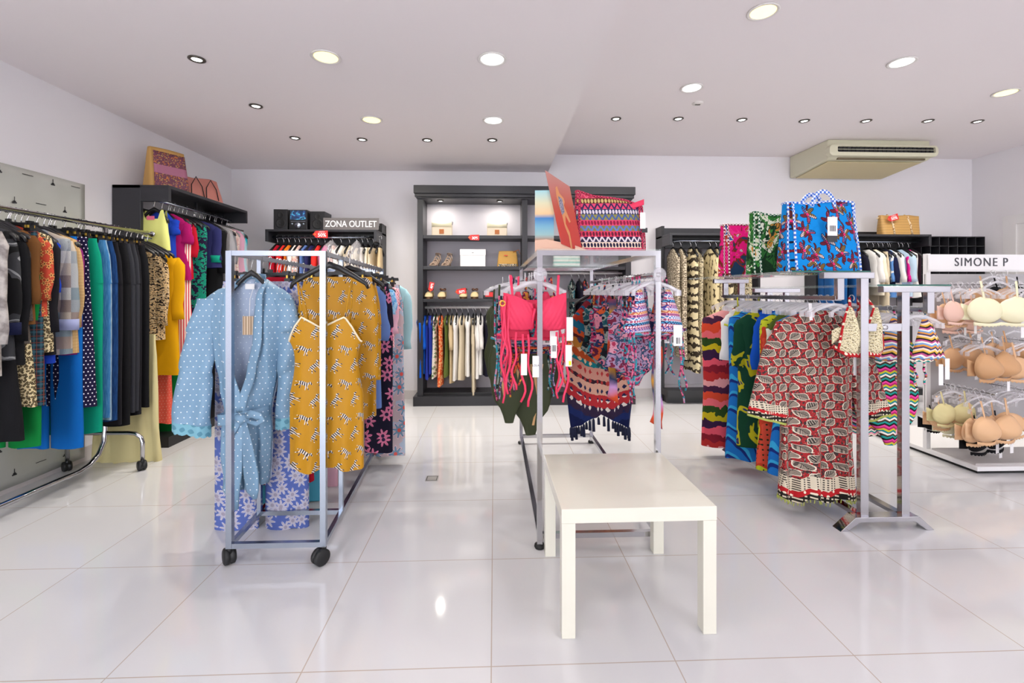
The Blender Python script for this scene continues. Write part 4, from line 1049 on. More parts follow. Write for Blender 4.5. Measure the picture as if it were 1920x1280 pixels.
MB().box(-W*.42, W*.42, -.003, 0, h*.5, h*.95).build('display', M('display_lit', lambda p: p.ramp(p.noise(22, 1), [(0, '#20304f'), (.5, '#35508a'), (.58, '#48c3e8'), (.63, '#2a2f45')]), .1, emit=('#31507a', .25)), t)
MB().lathe([(.001,-.022),(.03,-.02),(.033,-.004),(.033,0)], (0, 0, h*.2), 24, 'y').build('volume_knob', m_steel, t)
for x in (-.06, .055): MB().lathe([(.001,-.008),(.01,-.007),(.011,0)], (x, 0, h*.28), 12, 'y').build('button', m_steel, t)
MB().box(-W*.4, W*.4, -.002, 0, h*.4, h*.42).build('disc_slot', m_steel, t)
x0, z1 = XZ(606, 409, 4.865); x1, _ = XZ(710, 414, 4.865)
t = thing('outlet_sign', 'grey sign reading ZONA OUTLET standing on the black unit', 'sign', (x0, 4.865, zc)); h = z1-zc+.005; W = x1-x0
MB().box(0, W, 0, .012, 0, h).build('sign_board', M('sign_grey', '#6f6a6a', .5), t, bevel=.001)
text('ZONA OUTLET', .092, m_wlet, t, (W/2, -.002, h*.46), off=.001, sx=.83)
x, z = XZ(600, 439, 4.83)
sale_tag((x, 4.835, z), '50%', 'red fifty percent tag on the edge of the zona outlet unit', s=1.1)

# ------------------------------------------------------------------ tall shelving contents
G3 = 'clothes on the rail of the tall shelving'
HC = ('black hanger on the lower rail of the tall shelving', 'hangers in the tall shelving')
back_row(RC[0], RC[1], [
 (785,11,712,'cobalt','blouse','shirt','cobalt blue blouse at the left end of the shelving rail','vest'), (793,9,706,'cobalt','top','shirt','cobalt top second from the left on the shelving rail','top'),
 (801,10,714,'indigo','dress','dress','indigo sleeveless dress on the shelving rail','dress'), (809,9,704,'indigo','top','shirt','indigo top right of the indigo dress','vest'), (816,5,712,'multifl','dress','dress','thin strip of green floral dress beside the orange one','dress'),
 (825,11,728,'orangepat','dress','dress','orange patterned dress in the tall shelving','dress'), (838,10,710,'khaki','dress','dress','khaki dress right of the orange one','dress'), (846,9,724,'beige','cardigan','cardigan','beige cardigan right of the khaki dress','top'),
 (855,9,717,'white','blouse','shirt','white blouse amid the beige clothes','vest'), (866,11,717,'ecru','dress','dress','ecru dress centre of the shelving rail','dress'), (877,10,710,'white','shirt','shirt','white shirt with short sleeves, left of the white ones','vest'),
 (887,9,726,'ecru','trousers','trousers','ecru trousers below the white tops','trousers'), (892,10,715,'white','top','shirt','white top, left of the last two on the shelving rail','top'), (901,9,708,'white','blouse','shirt','white blouse nearest the black and white jacket','top'),
 (912,13,710,'blackp','jacket','jacket','black jacket with orange and white cuff stripe','top')],
 G3, HC, e=.15, hs=.75)
back_row(RC[0], ZR2, [(1075,10,640,'multi2','dress','dress','dark green patterned dress behind the swimwear rack','dress'), (1089,12,650,'blackp','dress','dress','black dress behind the swimwear rack','dress'), (1100,10,650,'multi4','dress','dress','wine patterned dress behind the swimwear rack','dress'),(1120,12,650,'multi1','dress','dress','navy and pink dress behind the swimwear rack','dress'),(1140,12,650,'multi3','dress','dress','rose patterned dress behind the swimwear rack','dress')],
 G3, HC, e=.15, hs=.75)
ysh = DC+.10
def shelf_bag(px0, px1, z0, pyt, lab, grp):
    x0, _ = XZ(px0, 430, ysh); x1, _ = XZ(px1, 430, ysh); h = zat(pyt, x0, ysh)-z0; W = x1-x0
    t = thing('handbag', lab, 'bag', ((x0+x1)/2, ysh+.05, z0+.001), 0, grp)
    mb = MB(); mb.box(-W/2, W/2, -.05, .05, 0, h*.85); mb.build('body', M('bag_linen', '#e9d9c2', .7), t, bevel=.012)
    MB().tube([(-W/2+.005, -.02, h*.78), (W/2-.005, -.02, h*.78)], h*.24, 14, .05).build('flap', M('bag_cream', '#f3ebcb', .5), t)
    MB().box(-.025, .025, -.056, -.05, h*.15, h*.45).build('leather_patch', M('tan_leather', '#b9692c', .5), t)
    MB().tube([(W/2-.01, .03, h*.5), (W/2+.004, .03, h*1.0), (W/2-.03, .04, h*1.04)], .004, 6).build('strap', m_ink, t)
shelf_bag(809, 847, SH[0], 414, 'cream canvas bag with tan patch, left one on the top shelf', 'cream bags on the top shelf')
shelf_bag(913, 951, SH[0], 416, 'cream canvas bag with tan patch, right one on the top shelf', 'cream bags on the top shelf')
x, z = XZ(888, 445, DC); sale_tag((x, DC+.004, z), '30%', 'red thirty percent tag on the top shelf edge', s=.85)
def heel(px, lab):
    x, _ = XZ(px, 498, ysh); t = thing('sandal', lab, 'shoe', (x, ysh, SH[1]+.001), -.25, 'strappy heeled sandals'); mp = M('taupe_leather', '#a99180', .5)
    MB().grid(lambda u, v: ((u-.5)*(.07-.03*v), -.09+.2*v, .008+.085*max(0, (v-.25)/.75)**1.3), 4, 12).build('sole', mp, t, solid=.006)
    MB().tube([(0, .105, 0), (0, .1, .085)], [.005, .013], 8).build('heel', mp, t)
    for i in range(5):
        y = -.07+.035*i; zb = .008+.085*max(0, ((y+.09)/.2-.25)/.75)**1.3
        MB().tube([(.034*cos(a_/8*pi), y+.01*sin(a_/8*pi), zb+(.03+.012*i)*sin(a_/8*pi)) for a_ in range(9)], .007, 6, .003).build('strap', mp, t)
    MB().tube([(.028*cos(a_/8*pi*1), .09-.03*sin(a_/8*pi), .14+.01*sin(a_/8*pi)) for a_ in range(-8, 9)], .006, 6, .003).build('ankle_strap', mp, t)
heel(816, 'left taupe strappy sandal on the middle shelf'); heel(838, 'right taupe strappy sandal on the middle shelf')
x0, z1 = XZ(863, 467, ysh); x1, _ = XZ(910, 467, ysh)
t = thing('shoe_box', 'white cardboard box standing on the middle shelf', 'box', ((x0+x1)/2, ysh, SH[1]+.001)); W = x1-x0; h = z1-SH[1]
MB().box(-W/2, W/2, 0, .1, 0, h*.97).build('box_body', m_paper, t); MB().box(-W/2-.003, W/2+.003, -.003, .103, h*.66, h).build('lid', m_paper, t)
MB().box(-.01, .01, -.0045, -.003, h*.78, h*.8).build('lid_mark', m_ink, t)
x0, z1 = XZ(932, 470, ysh); x1, _ = XZ(972, 470, ysh)
t = tote('straw_bag', 'ochre straw bag with fringed black edge on the middle shelf', ((x0+x1)/2, ysh+.05, SH[1]+.001), 0, (x1-x0), z1-SH[1], .09, M('straw', lambda p: p.mix(((p.z/.008).fr()) > .3, '#a97a34', '#d0a256'), .8, bump=.5), taper=.82, flat=.3)
mb = MB()
for i in range(40):
    x = -.1+.2*i/39; mb.tube([(x, -.05, .03), (x+random.uniform(-.006, .006), -.056, .0)], .0025, 4)
tag(mb.build('fringe', M('fringe', lambda p: p.mix(p.noise(90, 1) > .5, '#2a2622', '#d9d0bf')), t), None, None, None, 'stuff')
MB().tube([(.06, -.02, z1-SH[1]-.01), (.12, -.03, z1-SH[1]+.012), (.135, -.03, z1-SH[1]-.03)], .004, 6).build('strap', M('tan_leather', ''), t)
MB().box(-.04, -.0, -.035, -.033, .12, .128).build('red_label', m_red, t)
def shoe(px, lab, strap=True, rz=0, s=1.0):
    x, _ = XZ(px, 560, ysh); t = thing('espadrille', lab, 'shoe', (x, ysh-.0, SH[2]+.001), rz, 'beige espadrilles on the lowest shelf'); mp = M('beige_suede', '#d6c092', .6)
    out = [(.042*s*cos(a)*(1 if sin(a) < 0 else .85), .02+.115*s*sin(a)) for a in [2*pi*i/24 for i in range(24)]]
    b = MB(); b.add([(x_, y_, 0) for x_, y_ in out]+[(x_, y_, .022) for x_, y_ in out], [tuple(range(24))[::-1], tuple(range(24, 48))]+[(i, (i+1) % 24, (i+1) % 24+24, i+24) for i in range(24)], False)
    b.build('sole', M('shoe_sole', '#6b4b33', .7), t)
    MB().grid(lambda u, v: (.043*s*cos(pi*u)*cos(v*pi/2*.95), -.055-.05*s*sin(v*pi/2)*0-.045*s*sin(pi*u)*cos(v*pi/2*.9)+.05*v, .02+.055*s*sin(v*pi/2)), 16, 8).build('toe_cap', mp, t, solid=.003)
    MB().grid(lambda u, v: (.036*s*cos(pi*u), .09+.04*s*sin(pi*u), .02+.055*s*v), 12, 3).build('heel_counter', mp, t, solid=.003)
    MB().tube([(.03*s*cos(2*pi*i/20), .08+.035*s*sin(2*pi*i/20), .1+.01*sin(4*pi*i/20)) for i in range(21)], .006, 6).build('ankle_strap', M('brown_strap', '#7a4f35', .6), t)
shoe(805, 'beige espadrille under the tilted forty percent tag'); shoe(829, 'beige espadrille right of the forty percent tag'); shoe(869, 'beige espadrille beside the fifty percent tag'); shoe(890, 'beige espadrille with brown ankle strap, rightmost of four')
x, z = XZ(809, 538, DC+.06); sale_tag((x, DC+.03, z), '40%', 'red forty percent tag tilted among the shoes', tilt=-1.35, s=.75)
x, z = XZ(864, 546, DC+.06); sale_tag((x, DC+.03, z), '50%', 'red fifty percent tag among the shoes', tilt=-.15, s=.85)
x, z = XZ(916, 552, DC+.06)
t = thing('card_holder', 'black price card holder on the lowest shelf by the bikini strings', 'price card', (x, DC+.05, SH[2]+.001)); MB().box(-.06, .06, 0, .012, 0, .085).build('holder', m_plas, t, bevel=.01); MB().box(-.035, .05, -.002, 0, .02, .07).build('card', m_red, t)
# second bay, behind the posters
x, _ = XZ(1072, 460, ysh)
t = tote('basket_bag', 'mint striped basket bag with round handles in the right shelving bay', (x-.05, ysh+.06, SH[1]+.001), 0, .3, .25, .1, M('mint_stripe', hstripes(['#bfe3d8', '#eef2ec', '#9fd3c9', '#f2f0e8'], .02), .7), taper=.95, handle=M('straw_handle', '#b99a5c', .6), hh=.1)
# ------------------------------------------------------------------ front left rack: left rail
def rail_at(a, b, Y):
    f = (Y-a[1])/(b[1]-a[1]); return a[0]+(b[0]-a[0])*f
G4 = 'nightwear on the square-tube rack'; H4 = ('black hanger on the square-tube rack', 'hangers on the square-tube rack')
def left_at(Y): return (rail_at(FL0, FL1, Y), FZ-.01)
def right_at(Y): return (rail_at(FR0, FR1, Y), FZ-.01)
# hero robe
def robe():
    Y = 2.30; X = rail_at(FL0, FL1, Y); z = FZ-.012
    t = thing('robe', 'light blue satin robe with white dots, lace cuffs and tied sash', 'robe', (X, Y, z), -.02)
    mr, mi = K['robe'], K['robein']
    def lp(tab, q):
        for a, b in zip(tab, tab[1:]):
            if q >= b[0]:
                f = (a[0]-q)/(a[0]-b[0]); f = f*f*(3-2*f)*.6+.4*f; return a[1]+(b[1]-a[1])*f
        return tab[-1][1]
    Lo = [(-.10, -.05), (-.125, -.09), (-.165, -.20), (-.2, -.245), (-.3, -.235), (-.42, -.2), (-.6, -.165), (-.745, -.15), (-.9, -.16), (-1.12, -.15)]
    Ro = [(-.10, .05), (-.125, .08), (-.17, .16), (-.21, .19), (-.3, .18), (-.42, .15), (-.6, .11), (-.745, .085), (-.9, .09), (-1.12, .08)]
    Li = [(-.10, -.062), (-.18, -.09), (-.4, -.098), (-.53, -.078), (-.7, -.035), (-.745, -.02), (-.9, .0), (-1.12, .01)]
    Ri = [(-.10, .062), (-.14, .066), (-.39, .06), (-.55, .03), (-.7, -.015), (-.745, -.03), (-.9, -.05), (-1.12, -.06)]
    MB().grid(lambda u, v: (lp(Lo, -.105-v*.98)*(1-u)+lp(Ro, -.105-v*.98)*u, .035+.008*sin(u*14+v*4), -.105-v*.98), 24, 26).build('back_panel', mi, t, solid=.002)
    def front(a, b, ph):
        def fn(u, v):
            q = -.105-v*1.0; xo, xi = lp(a, q), lp(b, q); x = xo*(1-u)+xi*u
            y = .03-.075*sin(min(1, u*1.05)*pi/2)**.7*(.5+.5*min(1, v*6))
            g = .3+.9*v
            y += g*(.011*sin(x*62+ph+v*3)+.006*sin(x*120+ph*2-v*5)+.004*sin(v*40+x*30))
            if v > .62: y -= .01*sin((v-.62)*5)
            return (x, y, q-.02*(1-u)*v*sin(ph)+(.006*sin(x*60)*v if v > .95 else 0))
        return MB().grid(fn, 30, 40)
    front(Lo, Li, 1).build('front_panel', mr, t, solid=.002)
    front(Ro, Ri, 4).build('front_panel', mr, t, solid=.002)
    for tab, s in ((Li, -1), (Ri, 1)):   # rolled facing along the opening
        P = [(lp(tab, q)-s*0.0, -.052-.01*sin((-.1-q)*5), q) for q in [-.115-.62*i/24 for i in range(25)]]
        P = [(p[0], p[1]+(.07 if i == 0 else .035 if i == 1 else .01 if i == 2 else 0), p[2]) for i, p in enumerate(P)]
        MB().tube(P, [.012+.010*min(1, i/8) for i in range(25)], 10, .006, up=Vector((0, 1, 0))).build('facing', mr, t)
    MB().grid(lambda u, v: ((.06+.004*v)*cos(pi*u), .01+.03*sin(pi*u), -.085-.045*v+.008*sin(pi*u)), 20, 4).build('back_collar', mr, t, solid=.003)
    # sleeves: flat wide tubes with folds
    def sleeve(P, W, ph):
        n = 26
        def fn(u, v):
            f = v*(len(P)-1); i = min(int(f), len(P)-2); g = f-i; g = g*g*(3-2*g)
            c = [P[i][k]+(P[i+1][k]-P[i][k])*g for k in range(3)]; w_ = W[i]+(W[i+1]-W[i])*g
            a = 2*pi*u; x = w_*cos(a); dx = (P[-1][0]-P[0][0])*.0
            y = .030*sin(a)+.012*v*sin(x*55+ph)+.007*sin(v*22+x*30+ph)
            return (c[0]+x, c[1]+y, c[2]+.25*x*(-1 if ph < 3 else 1)*.6*v)
        return fn, MB().grid(fn, n, 26, True)
    fl, m1 = sleeve([(-.205, 0, -.20), (-.235, -.005, -.36), (-.262, -.01, -.55), (-.288, -.012, -.80)], [.055, .075, .083, .098], 1)
    s1 = m1.build('sleeve', mr, t)
    fr_, m2 = sleeve([(.155, 0, -.205), (.18, .0, -.36), (.178, .01, -.55), (.165, .015, -.78)], [.045, .065, .06, .062], 5)
    s2 = m2.build('sleeve', mr, t)
    for fn, so, w_ in ((fl, s1, .02), (fr_, s2, .02)):
        MB().grid(lambda u, v: tuple(Vector(fn(u, .985))+Vector((0, 0, -.05*v-.008*v*abs(sin(u*2*pi*8))))), 64, 4, True).build('lace_cuff', K['lace'], so)
    # sash
    MB().grid(lambda u, v: (-.035+.122*cos(2*pi*u), .0+.062*sin(2*pi*u)-.004, -.765+.05*(v-.5)-.02*cos(2*pi*u)*-1), 40, 3, True).build('sash', mr, t)
    mb = MB(); mb.tube([(-.03, -.075, -.755), (.0, -.09, -.765), (.03, -.075, -.76)], [.016, .024, .016], 12, [.016, .02, .014]); mb.build('sash_knot', mr, t)
    def loop(pts, w_, nm='sash_loop'): MB().tube(pts, w_, 10, .005, up=Vector((0, 1, 0))).build(nm, mr, t)
    loop([(.01, -.085, -.76), (.05, -.1, -.735), (.085, -.095, -.75), (.10, -.09, -.765), (.07, -.09, -.785), (.01, -.085, -.77)], [.008, .018, .02, .015, .012, .008])
    loop([(-.0, -.085, -.765), (-.03, -.105, -.81), (-.06, -.1, -.845), (-.045, -.095, -.865), (-.01, -.09, -.82), (.0, -.085, -.775)], [.008, .018, .018, .014, .012, .008])
    loop([(.0, -.085, -.77), (-.015, -.095, -.86), (-.03, -.09, -1.0), (-.05, -.085, -1.09), (-.03, -.08, -1.19)], [.01, .028, .036, .042, .012], 'sash_tail')
    loop([(.01, -.085, -.77), (.03, -.095, -.88), (.045, -.09, -1.02), (.05, -.085, -1.1), (.06, -.08, -1.14)], [.01, .026, .036, .03, .01], 'sash_tail')
    # neck label and hang tag
    MB().box(-.045, -.0, .024, .026, -.155, -.128).build('neck_label', m_paper, t)
    g = MB().box(-.032, .032, -.022, -.02, -.375, -.285).build('hang_tag', M('kraft_foil', vstripes(['#a08468', '#c9b195', '#8f7458', '#d6c2a6'], .006), .45), t)
    MB().tube([(0, .02, -.14), (0, -.015, -.2), (0, -.021, -.29)], .0012, 5).build('tag_cord', m_paper, g)
    hanger('black', (X, Y, z), 0, H4, .52, of='light blue dotted satin robe')
robe()
rows = [
 ('trousers', .235, 2.42, 945, 'purplefl', 'pyjama_trousers', 'trousers', 'violet pyjama trousers with white flowers behind the robe', dict(flare=1.05, th=.04)),
 ('trousers', .26, 2.52, 830, 'cornflower', 'pyjama_trousers', 'trousers', 'plain cornflower blue trousers left of the floral ones', {}),
 ('dress', .2, 2.62, 905, 'red', 'nightdress', 'dress', 'red nightdress whose hem shows under the robe', dict(top='full')),
 ('trousers', .235, 2.72, 900, 'aqua', 'pyjama_trousers', 'trousers', 'turquoise trousers showing left of the mustard camisole', {}),
 ('top', .24, 2.82, 700, 'aqualight', 'pyjama_shirt', 'shirt', 'pale aqua pyjama top deep on the left rail', dict(sl=.5)),
 ('trousers', .26, 2.92, 880, 'pinkplain', 'pyjama_trousers', 'trousers', 'pink pyjama trousers deep on the left rail', {}),
 ('dress', .22, 3.05, 800, 'lilac', 'nightdress', 'dress', 'lilac nightdress deep on the left rail', dict(top='full')),
 ('top', .23, 3.2, 700, 'cornflower', 'pyjama_shirt', 'shirt', 'blue pyjama top near the far end of the left rail', dict(sl=.5)),
 ('trousers', .22, 3.35, 830, 'creamprint', 'pyjama_trousers', 'trousers', 'cream printed trousers at the far end of the left rail', {}),
]
for i, (kd, e, Y, bot, m, nm, cat, lab, kw) in enumerate(rows):
    put(kd, left_at(Y), e, bot, K[m], nm, cat, lab, G4, H4, Y=Y, seed=400+i, rz=.02, **kw)
# hero camisole
def cami(Y, lab, dx=0, sc=1.0, bot=-.98, seed=1):
    X, z = right_at(Y); X += dx
    t = thing('camisole', lab, 'camisole', (X, Y, z), .03, 'mustard camisoles on the right rail')
    tabz = [(-.175, -.40), (-.14, -.33), (-.105, -.285), (-.06, -.31), (-.02, -.335), (.03, -.31), (.085, -.285), (.115, -.33), (.15, -.40)]
    def zt(x, back=False):
        x = x/sc
        if x <= tabz[0][0]: return tabz[0][1]
        for a, b in zip(tabz, tabz[1:]):
            if x <= b[0]:
                f = (x-a[0])/(b[0]-a[0]); return a[1]+(b[1]-a[1])*f
        return tabz[-1][1]
    def fn(u, v):
        a = 2*pi*u; f = v
        w0 = .162+(-.012+.0*f) if f < .15 else .150+.02*(f-.15)
        w_ = (.162-.022*sin(min(1, f*2.4)*pi)+.006*f)*sc
        x = -.012+w_*math.copysign(abs(cos(a))**.85, cos(a))
        top = zt(x) if sin(a) < 0 else min(zt(x), -.33)
        zz = top+(bot-top)*f
        y = .045*math.copysign(abs(sin(a))**.7, sin(a))+f*(.012*sin(x*42+1+seed)+.007*sin(x*85+f*3+seed))
        if f < .25 and sin(a) < 0: y -= .012*sin(abs(x)/.1*pi*.5)*(1-f*4)
        return (x, y-.005, zz+.012*f*f*sin(x*30+seed))
    MB().grid(fn, 60, 34, True).build('body', K['zebra'], t)
    mt_ = M('cream_piping', '#efe0c0', .6)
    P = []
    for i in range(41):
        u = .5+.5*i/40; p = Vector(fn(u, 0)); P.append(p+Vector((0, -.002, .001)))
    MB().tube(P, .0042, 6).build('neck_piping', mt_, t)
    for x0_, x1_ in ((-.105, -.145), (.085, .10)):
        MB().tube([(x0_*sc, -.045, -.285), ((x0_*.5+x1_*.5)*sc, -.03, -.2), (x1_*sc, -.0, -.118), (x1_*sc, .012, -.125), ((x0_*.7+x1_*.3)*sc, .03, -.25), (x0_*sc, .035, -.33)], .0045, 6).build('strap', K['zebra'], t)
    hanger('black', (X, Y, z+.03), .03, H4, .95, of=lab)
cami(2.18, 'mustard camisole with zebras and cream piping, the front one')
put('trousers', right_at(2.33), .2, 672, K['zebra'], 'shorts', 'shorts', 'mustard zebra pyjama shorts with gathered waist behind the camisole', G4, H4, Y=2.33, seed=421, rz=.02, zt=-.1, flare=1.05, th=.04)
cami(2.44, 'mustard zebra camisole half hidden behind the front one', .03, .9, -.82, 3)
rows = [
 ('trousers', .17, 2.58, 672, 'zebra', 'shorts', 'shorts', 'mustard zebra shorts deeper on the right rail', {}),
 ('top', .19, 2.74, 770, 'cornflower', 'nightshirt', 'shirt', 'cornflower blue nightshirt right of the mustard shorts', dict(sl=.3)),
 ('trousers', .19, 2.9, 812, 'tropic', 'pyjama_trousers', 'trousers', 'black and pink tropical print trousers', {}),
 ('top', .2, 3.0, 655, 'batik', 'pyjama_shirt', 'shirt', 'sky blue batik top on the right rail', dict(sl=.16)),
 ('top', .2, 3.1, 745, 'pinkplain', 'nightshirt', 'shirt', 'plain pale pink nightshirt below the lattice top', dict(sl=.3)),
 ('top', .2, 3.18, 655, 'lattice', 'pyjama_shirt', 'shirt', 'pink lattice-print pyjama shirt on the right rail', dict(sl=.16)),
 ('trousers', .21, 3.26, 822, 'bloom', 'pyjama_trousers', 'trousers', 'pale trousers with large blue flowers', dict(flare=1.1)),
 ('top', .19, 3.34, 660, 'redfl', 'pyjama_shirt', 'shirt', 'black top with red and white flowers near the rack end', dict(sl=.14)),
 ('trousers', .17, 3.42, 790, 'gold', 'pyjama_trousers', 'trousers', 'gold and black trousers near the far end', {}),
 ('trousers', .18, 3.48, 800, 'blackp', 'pyjama_trousers', 'trousers', 'black trousers at the very end of the right rail', {}),
 ('top', .25, 3.53, 640, 'aqualight', 'robe', 'robe', 'pale aqua robe at the far end of the square-tube rack', dict(sl=.45)),
]
for i, (kd, e, Y, bot, m, nm, cat, lab, kw) in enumerate(rows):
    put(kd, right_at(Y), e, bot, K[m], nm, cat, lab, G4, H4, Y=Y, seed=440+i, rz=.03, **kw)
for Y in (2.5, 2.66, 2.82): hanger('clip', (*right_at(Y)[:1], Y, FZ-.01), .03, H4)
for Y in (2.66, 2.76, 2.87): hanger('black', (left_at(Y)[0], Y, FZ-.01), .03, H4)

# ------------------------------------------------------------------ swimwear rack
G5 = 'swimwear on the glass-topped rack'; H5 = ('clear plastic lingerie hanger on the glass-topped rack', 'clear hangers on the glass-topped rack')
def clearh(x, y, z, rz=0, w_=H5, of=None): hanger('clear', (x, y, z), rz+random.uniform(-.12, .12), w_, random.uniform(.85, 1), of=of)
def sw(kind, x, Y, z, mat, name, cat, lab, group=G5, hk=H5, rz=0, tagged=True, **kw):
    t = gar(name, cat, lab, (x, Y, z), rz, group)
    if kind == 'bikini': g_bikini(t, mat, **kw)
    elif kind == 'swim': g_swim(t, mat, **kw)
    elif kind == 'bra': g_bra(t, mat, **kw)
    elif kind == 'dress': g_dress(t, mat, **kw)
    if tagged:
        xs = kw.get('e', .13)*.8
        g = MB().box(xs-.02, xs+.022, -.05, -.049, -.34, -.24).build('hang_tag', m_paper, t, rz=0)
        MB().box(xs-.008, xs+.012, -.0505, -.05, -.33, -.3).build('barcode', vb, g)
    if hk: clearh(x, Y, z, rz, hk, of=lab)
    return t
# hero pink bikini: bandeau with draped cups
def pink():
    Y = 2.22; t = thing('bikini_top', 'coral pink draped bikini top with long ties facing the aisle', 'bikini', (CLx-.02, Y, CRz), 0)
    z0, z1 = -.085, -.27
    for sx in (-1, 1):
        def fn(u, v):
            x = sx*(.005+.145*u); top = z0-.055*(1-u)**1.3-.0; bt = z1+.015-.01*sin(pi*u)
            z = top+(bt-top)*v
            return (x, -.02-.05*sin(pi*min(1, u*1.02))**.7*sin(pi*(.12+.8*v))+.004*sin((u*1.5+v)*26), z)
        MB().grid(fn, 24, 20).build('cup', K['pinksw'], t, solid=.004)
        MB().grid(lambda u, v: (sx*(.11+.012*u-.01*v), -.0-.03*v, -.0-.11*v), 2, 8).build('strap', K['pinksw'], t, solid=.003)
    MB().grid(lambda u, v: (-.13+.26*u, .03, -.12-.1*v), 10, 4).build('back_panel', K['pinksw'], t, solid=.003)
    MB().tube([(-.02, -.02, -.26), (-.01, -.035, -.2), (0, -.04, -.16)], .008, 8).build('centre_ruche', K['pinksw'], t)
    for i, (x, a, b, m) in enumerate(((-.14, -.1, -.5, 'pinksw'), (-.125, -.12, -.56, 'pinksw'), (-.155, -.14, -.42, 'pinksw'), (-.09, -.27, -.54, 'pinksw'), (-.06, -.28, -.6, 'pinksw'), (-.035, -.28, -.62, 'pinksw'), (.13, -.28, -.55, 'pinksw'), (.145, -.2, -.6, 'pinksw'), (.1, -.27, -.45, 'pinksw'))):
        MB().tube(wavy((x, -.05, a), (x+.015*(i % 3-1), -.05, b), .016, 50+i), .0055, 6, .003).build('tie', K[m], t)
    MB().tube([(-.155+.012*cos(2*pi*i/16), -.05, -.135+.012*sin(2*pi*i/16)) for i in range(17)], .004, 6).build('gold_ring', M('brass_eyelet', ''), t)
    for x, z, w_, h in ((-.055, -.37, .028, .1), (.0, -.38, .03, .1), (.085, -.29, .028, .1), (.16, -.2, .03, .11), (.155, -.33, .03, .1)):
        g = MB().box(x-w_/2, x+w_/2, -.062, -.061, z-h, z).build('hang_tag', m_paper, t)
        if x == .0: text('LOLA', .013, m_ink, g, (x, -.0625, z-.045), ext=.0002)
        if x == .155: MB().box(x, x+.012, -.0625, -.062, z-h+.005, z-h+.025).build('yellow_dot', M('neon_yellow', '#e8f02a'), g)
        if x == .085: MB().box(x-.01, x+.01, -.0625, -.062, z-.07, z-.04).build('barcode', vb, g)
    clearh(CLx-.02, Y, CRz, of='coral pink draped bikini top')
pink()
for i, (Y, m, dx) in enumerate(((2.27, 'pinksw', -.05), (2.31, 'multi1', -.10), (2.35, 'multi3', -.06), (2.40, 'redmulti', .03), (2.46, 'multi2', -.08), (2.53, 'multi4', .04))):
    sw('bikini', CLx+dx*.6, Y, CRz, K[m], 'bikini_top', 'bikini', ['second pink bikini just behind the coral one', 'navy and pink bikini behind the coral one', 'rose patterned bikini in the left swimwear bundle', 'red and orange patterned bikini in the left bundle', 'teal patterned bikini in the left bundle', 'wine patterned bikini in the left bundle'][i], cx=.08, w_=.07, base=-.3-.02*i,
       strings=((-.15, -.12, -.62), (-.13, -.1, -.5), (-.11, -.3, -.56), (.12, -.3, -.6)), seed=i*7, smat=K[m])
for i, (Y, dx, e, bot) in enumerate(((2.62, -.13, .12, .72), (2.72, .0, .145, .82), (2.84, .06, .14, .74), (2.98, -.16, .12, .66))):
    sw('swim', CLx+dx, Y, CRz, K['olivesw'], 'swimsuit', 'swimsuit', ['dark olive swimsuit at the left of the bundle', 'dark olive swimsuit lowest, with tan lining showing', 'dark olive swimsuit behind the rack post', 'dark olive swimsuit farthest left and back'][i], e=e, L=bot, lining=K['skin'], seed=i, tagged=False)
for i, (Y, m) in enumerate(((3.1, 'pinksw'), (3.25, 'multi3'), (3.4, 'multi2'), (3.55, 'black'))):
    sw('swim', CLx, Y, CRz, K[m], 'swimsuit', 'swimsuit', ['fuchsia swimsuit deep on the left swimwear rail', 'rose swimsuit deep on the left swimwear rail', 'green swimsuit deep on the left swimwear rail', 'black swimsuit last on the left swimwear rail'][i], e=.13, L=.6, seed=i, tagged=False)
# right rail
sw('bikini', CRx, 2.24, CRz, K['ethnic'], 'bikini_top', 'bikini', 'striped multicolour triangle bikini facing the aisle by the right post', cx=.082, w_=.068, top=-.07, base=-.275, bulge=.045, smat=K['multi1'],
   strings=((-.115, -.12, -.62), (-.10, -.1, -.6), (.125, -.28, -.62), (.14, -.3, -.56), (.08, -.28, -.43), (-.02, -.3, -.45)), seed=3)
labs = ['patterned bikini just behind the striped one', 'wine bikini behind the striped one', 'rose swimsuit left of the striped bikini', 'navy pink swimsuit left of the striped bikini', 'teal and black swimsuit mid right rail', 'orange-wine swimsuit mid right rail', 'rose swimsuit mid right rail', 'navy and pink swimsuit above the poncho', 'teal swimsuit above the poncho', 'red patterned swimsuit above the poncho']
for i, (Y, m, kd, L) in enumerate(((2.29, 'multi3', 'bikini', .3), (2.36, 'multi4', 'bikini', .3), (2.45, 'multi3', 'swim', .42), (2.55, 'multi1', 'swim', .5), (2.66, 'multi2', 'swim', .46), (2.78, 'multi4', 'swim', .5), (2.9, 'multi3', 'swim', .5), (3.02, 'multi1', 'swim', .5), (3.14, 'multi2', 'swim', .5), (3.26, 'redmulti', 'swim', .5))):
    if kd == 'bikini': sw('bikini', CRx, Y, CRz, K[m], 'bikini_top', 'bikini', labs[i], cx=.08, w_=.07, base=-.3, strings=((-.12, -.12, -.5), (.1, -.3, -.5)), seed=60+i, smat=K['multi1'])
    else: sw('swim', CRx-.02*(i % 3), Y, CRz, K[m], 'swimsuit', 'swimsuit', labs[i], e=.15, L=L, seed=60+i, tagged=(i % 2 == 0))
t = thing('beach_poncho', 'tribal-patterned poncho with navy tassels on the swimwear rack', 'poncho', (CRx+.005, 3.40, CRz), 0)
PB = zat(815, CRx, 3.4)-CRz
